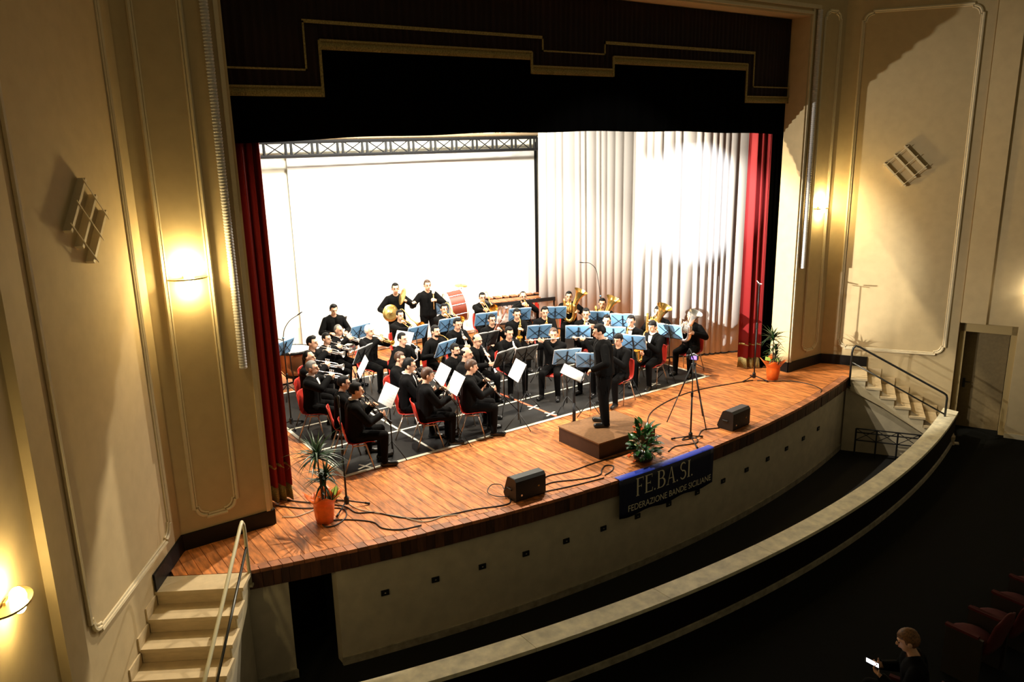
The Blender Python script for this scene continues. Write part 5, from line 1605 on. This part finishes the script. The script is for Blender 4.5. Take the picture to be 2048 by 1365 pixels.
def wrap_mesh(seed, up):
    rr = random.Random(seed)
    prof = [(0.105, 0.0), (0.125, 0.10), (0.135, 0.20), (0.13, 0.26)]
    n = 24
    vs_, fs = [], []
    amp = [rr.uniform(0.2, 1.0) for _ in range(n)]
    amp = [(amp[i] + amp[i - 1] * 0.5) / 1.5 + 0.5 * math.sin(4 * 2 * PI * i / n + seed) for i in range(n)]
    for k in range(7):
        for j in range(n):
            a = 2 * PI * j / n
            if k < 4: r, z = prof[k]; r *= 1 + 0.05 * math.sin(7 * a + k)
            else:
                u = (k - 3) / 3
                r = 0.13 + 0.11 * u * (0.5 + 0.6 * max(0, amp[j])); z = 0.26 + up * u * (0.45 + 0.55 * max(0, amp[j]))
            vs_.append((r * math.cos(a), r * math.sin(a), z))
    for k in range(6):
        for j in range(n): fs.append((k * n + j, k * n + (j + 1) % n, (k + 1) * n + (j + 1) % n, (k + 1) * n + j))
    fs.append(tuple(range(n))[::-1])
    return MB().add(vs_, fs).mesh('wrapping', M_wrap, True)
def potted(x, y, label, seed, tufts):
    rr = random.Random(seed)
    t = empty('potted_plant', (x, y, 0))
    tag(t, label, 'plant', 'potted dracaenas on the stage')
    MB().lathe([(0.095, 0.002), (0.12, 0.23), (0.11, 0.23), (0.10, 0.20), (0.002, 0.20)], 20).build('pot', M_pot, t, True)
    o = link('wrapping', wrap_mesh(seed, 0.16), t); s = o.modifiers.new('thickness', 'SOLIDIFY'); s.thickness = 0.002
    for a in (2.4 + seed, 0.2):
        MB().prism([(0.0, -0.05), (0.10, -0.03), (0.13, 0.05), (0.04, 0.09)], -0.002, 0.002, TR(0.15 * math.cos(a), 0.15 * math.sin(a), 0.33) @ RZ(a) @ RY(-0.7)).build('tissue_corner', M_wrapg, t)
    for (dx, dy, h, nl, sc) in tufts:
        st = MB().tube(spline([(dx * 0.3, dy * 0.3, 0.15), (dx * 0.6, dy * 0.6, h * 0.6), (dx, dy, h)], 4), [0.011] * 8 + [0.010], 7).build('cane', M_cane, t, True)
        for k in range(nl):
            b = link('leaf', BLADES[k % 3], st)
            b.location = (dx + rr.uniform(-.008, .008), dy + rr.uniform(-.008, .008), h - rr.uniform(0, 0.10))
            b.rotation_euler = (rr.uniform(-0.35, 1.0), 0, 2.4 * k + rr.uniform(-.3, .3))
            b.scale = (1, sc * rr.uniform(0.8, 1.1), sc)
    for k in range(12):
        b = link('leaf', BLADES[2], t)
        b.location = (0.07 + rr.uniform(-.03, .03), -0.03 + rr.uniform(-.03, .03), 0.24); b.rotation_euler = (rr.uniform(0.5, 1.3), 0, k * 0.9); b.scale = (0.8, 0.85, 0.85)
potted(-4.93, -0.36, 'tall spiky plant in orange wrapping at the left front of the stage', 3, [(-0.03, 0.02, 0.98, 46, 1.1), (0.05, -0.02, 0.68, 30, 0.85), (0.02, 0.05, 0.60, 20, 0.8)])
potted(4.86, -0.10, 'spiky plant in orange and green wrapping at the right pilaster', 5, [(-0.02, 0.02, 0.90, 42, 0.95), (0.05, 0.0, 0.52, 24, 0.75), (0.0, -0.04, 0.72, 20, 0.8)])

# flower arrangement on the stage edge
t = empty('flower_arrangement', (-0.20, -1.50, 0))
tag(t, 'leafy flower arrangement with orange blooms on the stage edge', 'flowers')
MB().lathe([(0.10, 0.004), (0.14, 0.03), (0.16, 0.10), (0.15, 0.10), (0.13, 0.04), (0.002, 0.03)], 18).build('bowl', M_pot, t, True)
def oval_leaf(L, w):
    vs_, fs = [], []
    n = 6
    for i in range(n + 1):
        u = i / n
        hw = w * math.sin(PI * (0.04 + 0.94 * u)) ** 0.8
        y = L * u; z = -0.22 * L * u * u
        vs_ += [(-hw, y, z + hw * 0.25), (0, y, z), (hw, y, z + hw * 0.25)]
    for i in range(n):
        for j in range(2): fs.append((3 * i + j, 3 * i + j + 1, 3 * i + 4 + j, 3 * i + 3 + j))
    return MB().add(vs_, fs).mesh('leaf', M_leaf2, True)
OV = [oval_leaf(0.15, 0.036), oval_leaf(0.20, 0.04), oval_leaf(0.11, 0.03)]
rr = random.Random(11)
for k in range(95):
    a = rr.uniform(0, 2 * PI); el = rr.uniform(0.0, 1.45)
    R0 = rr.uniform(0.08, 0.24)
    b = link('leaf', OV[k % 3], t)
    b.location = (R0 * math.cos(a) * math.cos(el * 0.8), R0 * 0.7 * math.sin(a) * math.cos(el * 0.8), 0.10 + rr.uniform(0, 0.34) * (0.4 + math.sin(el)))
    b.rotation_euler = (el * 0.9 - 0.2, rr.uniform(-.5, .5), a - PI / 2)
for (dx, dy, h, L) in ((-0.06, 0.03, 0.60, 0.26), (0.10, 0.05, 0.50, 0.22), (-0.17, 0.05, 0.46, 0.2)):
    b = link('leaf', OV[1], t); b.location = (dx, dy, h - 0.22); b.rotation_euler = (1.25, 0, rr.uniform(-1, 1)); b.scale = (1, L / 0.2 * 1.2, 1)
M_or = mat('petal_orange', (0.95, 0.16, 0.02), 0.5)
M_pk = mat('petal_pale', (0.80, 0.52, 0.34), 0.5)
pet = {}
for nm, m, r in (('o', M_or, 0.038), ('p', M_pk, 0.055)):
    mb = MB()
    for k in range(7):
        a = 2 * PI * k / 7
        mb.ball((r * 0.5 * math.cos(a), r * 0.5 * math.sin(a), 0.008), (r * 0.5, r * 0.32, 0.010), RZ(0), n=7, m=5)
    mb.ball((0, 0, 0.014), (r * 0.3, r * 0.3, 0.012), n=7, m=5)
    pet[nm] = mb.mesh('bloom', m, True)
for (dx, dy, h, nm) in ((-0.15, 0.06, 0.56, 'o'), (-0.14, 0.04, 0.48, 'o'), (0.01, 0.10, 0.55, 'o'), (0.02, 0.06, 0.50, 'o'), (0.24, 0.10, 0.46, 'o'), (0.28, 0.11, 0.46, 'o'), (-0.24, -0.02, 0.18, 'o'), (-0.30, 0.0, 0.16, 'o'), (-0.26, -0.08, 0.08, 'o'), (-0.22, 0.02, 0.36, 'p'), (-0.13, -0.04, 0.34, 'p'), (0.22, -0.12, 0.10, 'p')):
    st = MB().tube([(dx * 0.3, dy * 0.3, 0.06), (dx * 0.8, dy * 0.8, h * 0.7), (dx, dy, h)], 0.004, 5).build('stem', M_leaf2, t)
    b = link('bloom', pet[nm], st); b.location = (dx, dy, h); b.rotation_euler = (rr.uniform(0.2, 0.8), rr.uniform(-.6, .2), rr.uniform(0, 6))

# ------------------------------------------------------------------ banner
M_navy = mat('banner_navy', (0.006, 0.008, 0.035), 0.5)
M_navy_lit = mat('banner_navy_lit', (0.02, 0.05, 0.45), 0.35)  # same cloth as the navy; light on the fold put into its colour
M_cream = mat('banner_lettering', (0.85, 0.78, 0.55), 0.6)
bn = empty('banner', (0.03, -1.86, -0.3))
iv = Matrix.Translation(-bn.location)
tag(bn, 'navy banner with cream lettering hung over the front edge of the stage', 'banner')
BX0, BX1 = -1.0, 1.06
def banpt(x, z, off=0.0): return V((x, arc(x, -0.045) - off + 0.012 * math.sin(2.3 * x) * (-z), z))
vs_, fs = [], []
nx, nz = 24, 6
for j in range(nz + 1):
    for i in range(nx + 1):
        x = BX0 + (BX1 - BX0) * i / nx
        vs_.append(banpt(x, -0.006 - (0.61 + 0.02 * math.sin(i * 0.7)) * j / nz))
for j in range(nz):
    for i in range(nx): fs.append((j * (nx + 1) + i, (j + 1) * (nx + 1) + i, (j + 1) * (nx + 1) + i + 1, j * (nx + 1) + i + 1))
o = MB().add(vs_, fs).build('banner_cloth', M_navy, bn, True); o.matrix_parent_inverse = iv
s = o.modifiers.new('thickness', 'SOLIDIFY'); s.thickness = 0.003; s.offset = -1
vs_ = []
for yy, zz in ((-0.046, -0.004), (-0.03, 0.012), (0.07, 0.012)):
    for i in range(nx + 1):
        x = BX0 + (BX1 - BX0) * i / nx
        vs_.append((x, arc(x, yy), zz))
fs = [(j * (nx + 1) + i, j * (nx + 1) + i + 1, (j + 1) * (nx + 1) + i + 1, (j + 1) * (nx + 1) + i) for j in range(2) for i in range(nx)]
o = MB().add(vs_, fs).build('top_fold', M_navy_lit, bn, True); o.matrix_parent_inverse = iv
def place_letter(strokes, x0, z0, h, name):
    """strokes: polygons in a unit-height letter box; laid on the banner as thin print"""
    bm = bmesh.new()
    for poly in strokes:
        vv = [bm.verts.new(banpt(x0 + a * h, z0 + b * h, 0.005)) for a, b in poly]
        bm.faces.new(vv)
    me = bpy.data.meshes.new(name); bm.to_mesh(me); bm.free(); me.materials.append(M_cream)
    o = link(name, me, bn); o.matrix_parent_inverse = iv
def rect(a, b, c, d): return [(a, b), (c, b), (c, d), (a, d)]
def band(pts, wd):
    """variable width ribbon through pts -> quads"""
    out = []
    P = [V((p[0], p[1], 0)) for p in pts]
    N = []
    for i in range(len(P)):
        d = (P[min(i + 1, len(P) - 1)] - P[max(i - 1, 0)]).normalized()
        N.append(V((-d.y, d.x, 0)))
    for i in range(len(P) - 1):
        a0, a1 = P[i] - N[i] * wd[i] / 2, P[i] + N[i] * wd[i] / 2
        b0, b1 = P[i + 1] - N[i + 1] * wd[i + 1] / 2, P[i + 1] + N[i + 1] * wd[i + 1] / 2
        out.append([a0[:2], b0[:2], b1[:2], a1[:2]])
    return out
def arcpts(cx, cy, rx, ry, a0, a1, n=10): return [(cx + rx * math.cos(a0 + (a1 - a0) * i / n), cy + ry * math.sin(a0 + (a1 - a0) * i / n)) for i in range(n + 1)]
def wv(n, a, b): return [a + (b - a) * math.sin(PI * i / n) for i in range(n + 1)]
stem = lambda x: [rect(x, 0, x + 0.11, 1), rect(x - 0.06, 0, x + 0.17, 0.035), rect(x - 0.06, 0.965, x + 0.17, 1)]
LET = {
 'F': (0.58, stem(0.06) + [rect(0.17, 0.95, 0.52, 1), [(0.52, 1), (0.49, 1), (0.50, 0.80), (0.52, 0.80)], rect(0.17, 0.50, 0.38, 0.545), rect(0.37, 0.44, 0.40, 0.61)]),
 'E': (0.62, stem(0.06) + [rect(0.17, 0.95, 0.52, 1), [(0.53, 1), (0.50, 1), (0.51, 0.80), (0.53, 0.80)], rect(0.17, 0.50, 0.40, 0.545), rect(0.39, 0.44, 0.42, 0.61), rect(0.17, 0, 0.55, 0.05), [(0.58, 0.22), (0.55, 0.22), (0.52, 0.0), (0.56, 0.0)]]),
 'B': (0.64, stem(0.06) + band([(0.17, 0.98)] + arcpts(0.30, 0.755, 0.20, 0.225, PI / 2, -PI / 2) + [(0.17, 0.53)], [0.04] + wv(10, 0.04, 0.11) + [0.04]) + band([(0.17, 0.53)] + arcpts(0.32, 0.275, 0.25, 0.255, PI / 2, -PI / 2) + [(0.17, 0.02)], [0.04] + wv(10, 0.04, 0.115) + [0.04])),
 'A': (0.76, [[(0.10, 0), (0.14, 0), (0.40, 1), (0.36, 1)], [(0.56, 0), (0.68, 0), (0.42, 1), (0.36, 1)], rect(0.22, 0.33, 0.55, 0.375), rect(0.02, 0, 0.22, 0.035), rect(0.50, 0, 0.76, 0.035)]),
 'S': (0.56, band(arcpts(0.27, 0.755, 0.19, 0.225, 0.5, PI * 1.5 - 0.55) + arcpts(0.28, 0.265, 0.21, 0.245, PI / 2 + 0.15, -PI + 0.45), [0.035] + wv(10, 0.045, 0.10)[1:] + [0.10] + wv(10, 0.05, 0.10)[1:])),
 'I': (0.30, stem(0.09)),
 '.': (0.20, [[(0.07 + 0.055 * math.cos(2 * PI * k / 10), 0.05 + 0.055 * math.sin(2 * PI * k / 10)) for k in range(10)]]),
}
x = -0.68
for chh in 'FE.BA.SI.':
    w_, st = LET[chh]
    place_letter(st, x, -0.335, 0.285, 'letter')
    x += w_ * 0.285 * 1.0 + 0.012
fc = bpy.data.curves.new('line', 'FONT')
fc.body = 'FEDERAZIONE BANDE SICILIANE'
fc.size = 0.145
fo = bpy.data.objects.new('tmp_text', fc); COL.objects.link(fo)
dg = bpy.context.evaluated_depsgraph_get()
me = bpy.data.meshes.new_from_object(fo.evaluated_get(dg))
bpy.data.objects.remove(fo)
xs_ = [v.co.x for v in me.vertices]; w_ = max(xs_) - min(xs_)
for v in me.vertices:
    v.co = banpt(-0.83 + (v.co.x - min(xs_)) * 1.84 / w_, -0.545 + v.co.y, 0.005)
me.materials.clear(); me.materials.append(M_cream)
o = link('small_lettering', me, bn); o.matrix_parent_inverse = iv

# ------------------------------------------------------------------ hall: seats and one listener with a phone
M_seat = mat('seat_red', (0.07, 0.002, 0.002), 0.9)
M_seatm = mat('seat_frame', (0.02, 0.015, 0.012), 0.5)
def seat_proto():
    t = empty('auditorium_seat')
    vs_, fs = [], []
    nx, nz = 8, 7
    for side, dy in ((0, 0.0), (1, -0.07)):
        for j in range(nz + 1):
            for i in range(nx + 1):
                u = -1 + 2 * i / nx; v = j / nz
                hw = 0.24 * (1 if v < 0.75 else math.sqrt(max(0.0, 1 - ((v - 0.75) / 0.25) ** 2 * 0.55)))
                vs_.append((u * hw, -0.22 - 0.12 * v + dy * (1 - 0.6 * (abs(u) ** 4)) * (1 - 0.7 * v ** 6), 0.40 + 0.48 * v - 0.05 * (v > 0.9) * abs(u) ** 2))
    c = nx + 1; o2 = c * (nz + 1)
    for j in range(nz):
        for i in range(nx):
            fs.append((j * c + i, j * c + i + 1, (j + 1) * c + i + 1, (j + 1) * c + i))
            fs.append((o2 + j * c + i, o2 + (j + 1) * c + i, o2 + (j + 1) * c + i + 1, o2 + j * c + i + 1))
    for i in range(nx): fs.append((nz * c + i, nz * c + i + 1, o2 + nz * c + i + 1, o2 + nz * c + i)); fs.append((i, o2 + i, o2 + i + 1, i + 1))
    for j in range(nz): fs.append((j * c, (j + 1) * c, o2 + (j + 1) * c, o2 + j * c)); fs.append((j * c + nx, o2 + j * c + nx, o2 + (j + 1) * c + nx, (j + 1) * c + nx))
    MB().add(vs_, fs).build('backrest', M_seat, t, True)
    MB().ball((0, 0.0, 0.42), (0.24, 0.24, 0.07), n=16, m=8).build('seat_cushion', M_seat, t, True)
    for sx in (-1, 1):
        MB().box((sx * 0.27, -0.05, 0.30), (0.035, 0.40, 0.60)).build('side_panel', M_seatm, t)
        MB().box((sx * 0.27, -0.02, 0.615), (0.05, 0.36, 0.03)).build('armrest', M_seat, t)
    return t
SP = None
for (x, y, lab) in ((-1.42, -6.32, 'dark red hall seat holding the listener with the phone'), (0.45, -6.15, 'dark red hall seat nearest right of the listener'), (1.00, -6.18, 'second dark red hall seat right of the listener'), (1.55, -6.16, 'third dark red hall seat right of the listener'), (2.10, -6.12, 'fourth dark red hall seat right of the listener'), (2.65, -6.06, 'dark red hall seat at the right picture edge'), (-1.98, -6.30, 'dark red hall seat left of the listener')):
    if SP is None: o = SP = seat_proto()
    else: o = copy_tree(SP)
    o.location = (x, y, ZF); o.rotation_euler = (0, 0, 0.25 if x < 0 else 0.0)
    tag(o, lab, 'seat', 'red seats of the hall')
make_pose('phone', lean=0.12, pitch=0.35, lh=(-0.07, 0.36, 0.80), rh=(0.08, 0.36, 0.80), ln=(0.6, 0, 0.8), rn=(-0.6, 0, 0.8))
au = person('phone', -1.32, -6.30, 0.55, 'curly-haired listener in dark clothes looking at a phone in the hall', 'fringe', mat('hair_auburn', (0.16, 0.07, 0.02), 0.6, noise=0.6, nscale=60), 0, 0, 0, ZF, 'listeners in the hall')
ph = empty('phone', au.matrix_basis @ V((0.0, 0.42, 0.86)), 0.55)
tag(ph, 'phone with a bright white screen in the hands of the listener', 'phone')
MB().box((0, 0, 0), (0.075, 0.15, 0.009), RX(0.35)).build('phone_case', M_dark, ph)
MB().box((0, 0, 0.0055), (0.066, 0.125, 0.002), RX(0.35)).build('lit_screen', mat('phone_screen', (0.9, 0.9, 1), 0.3, emit=(0.9, 0.92, 1.0), estr=3.0), ph)
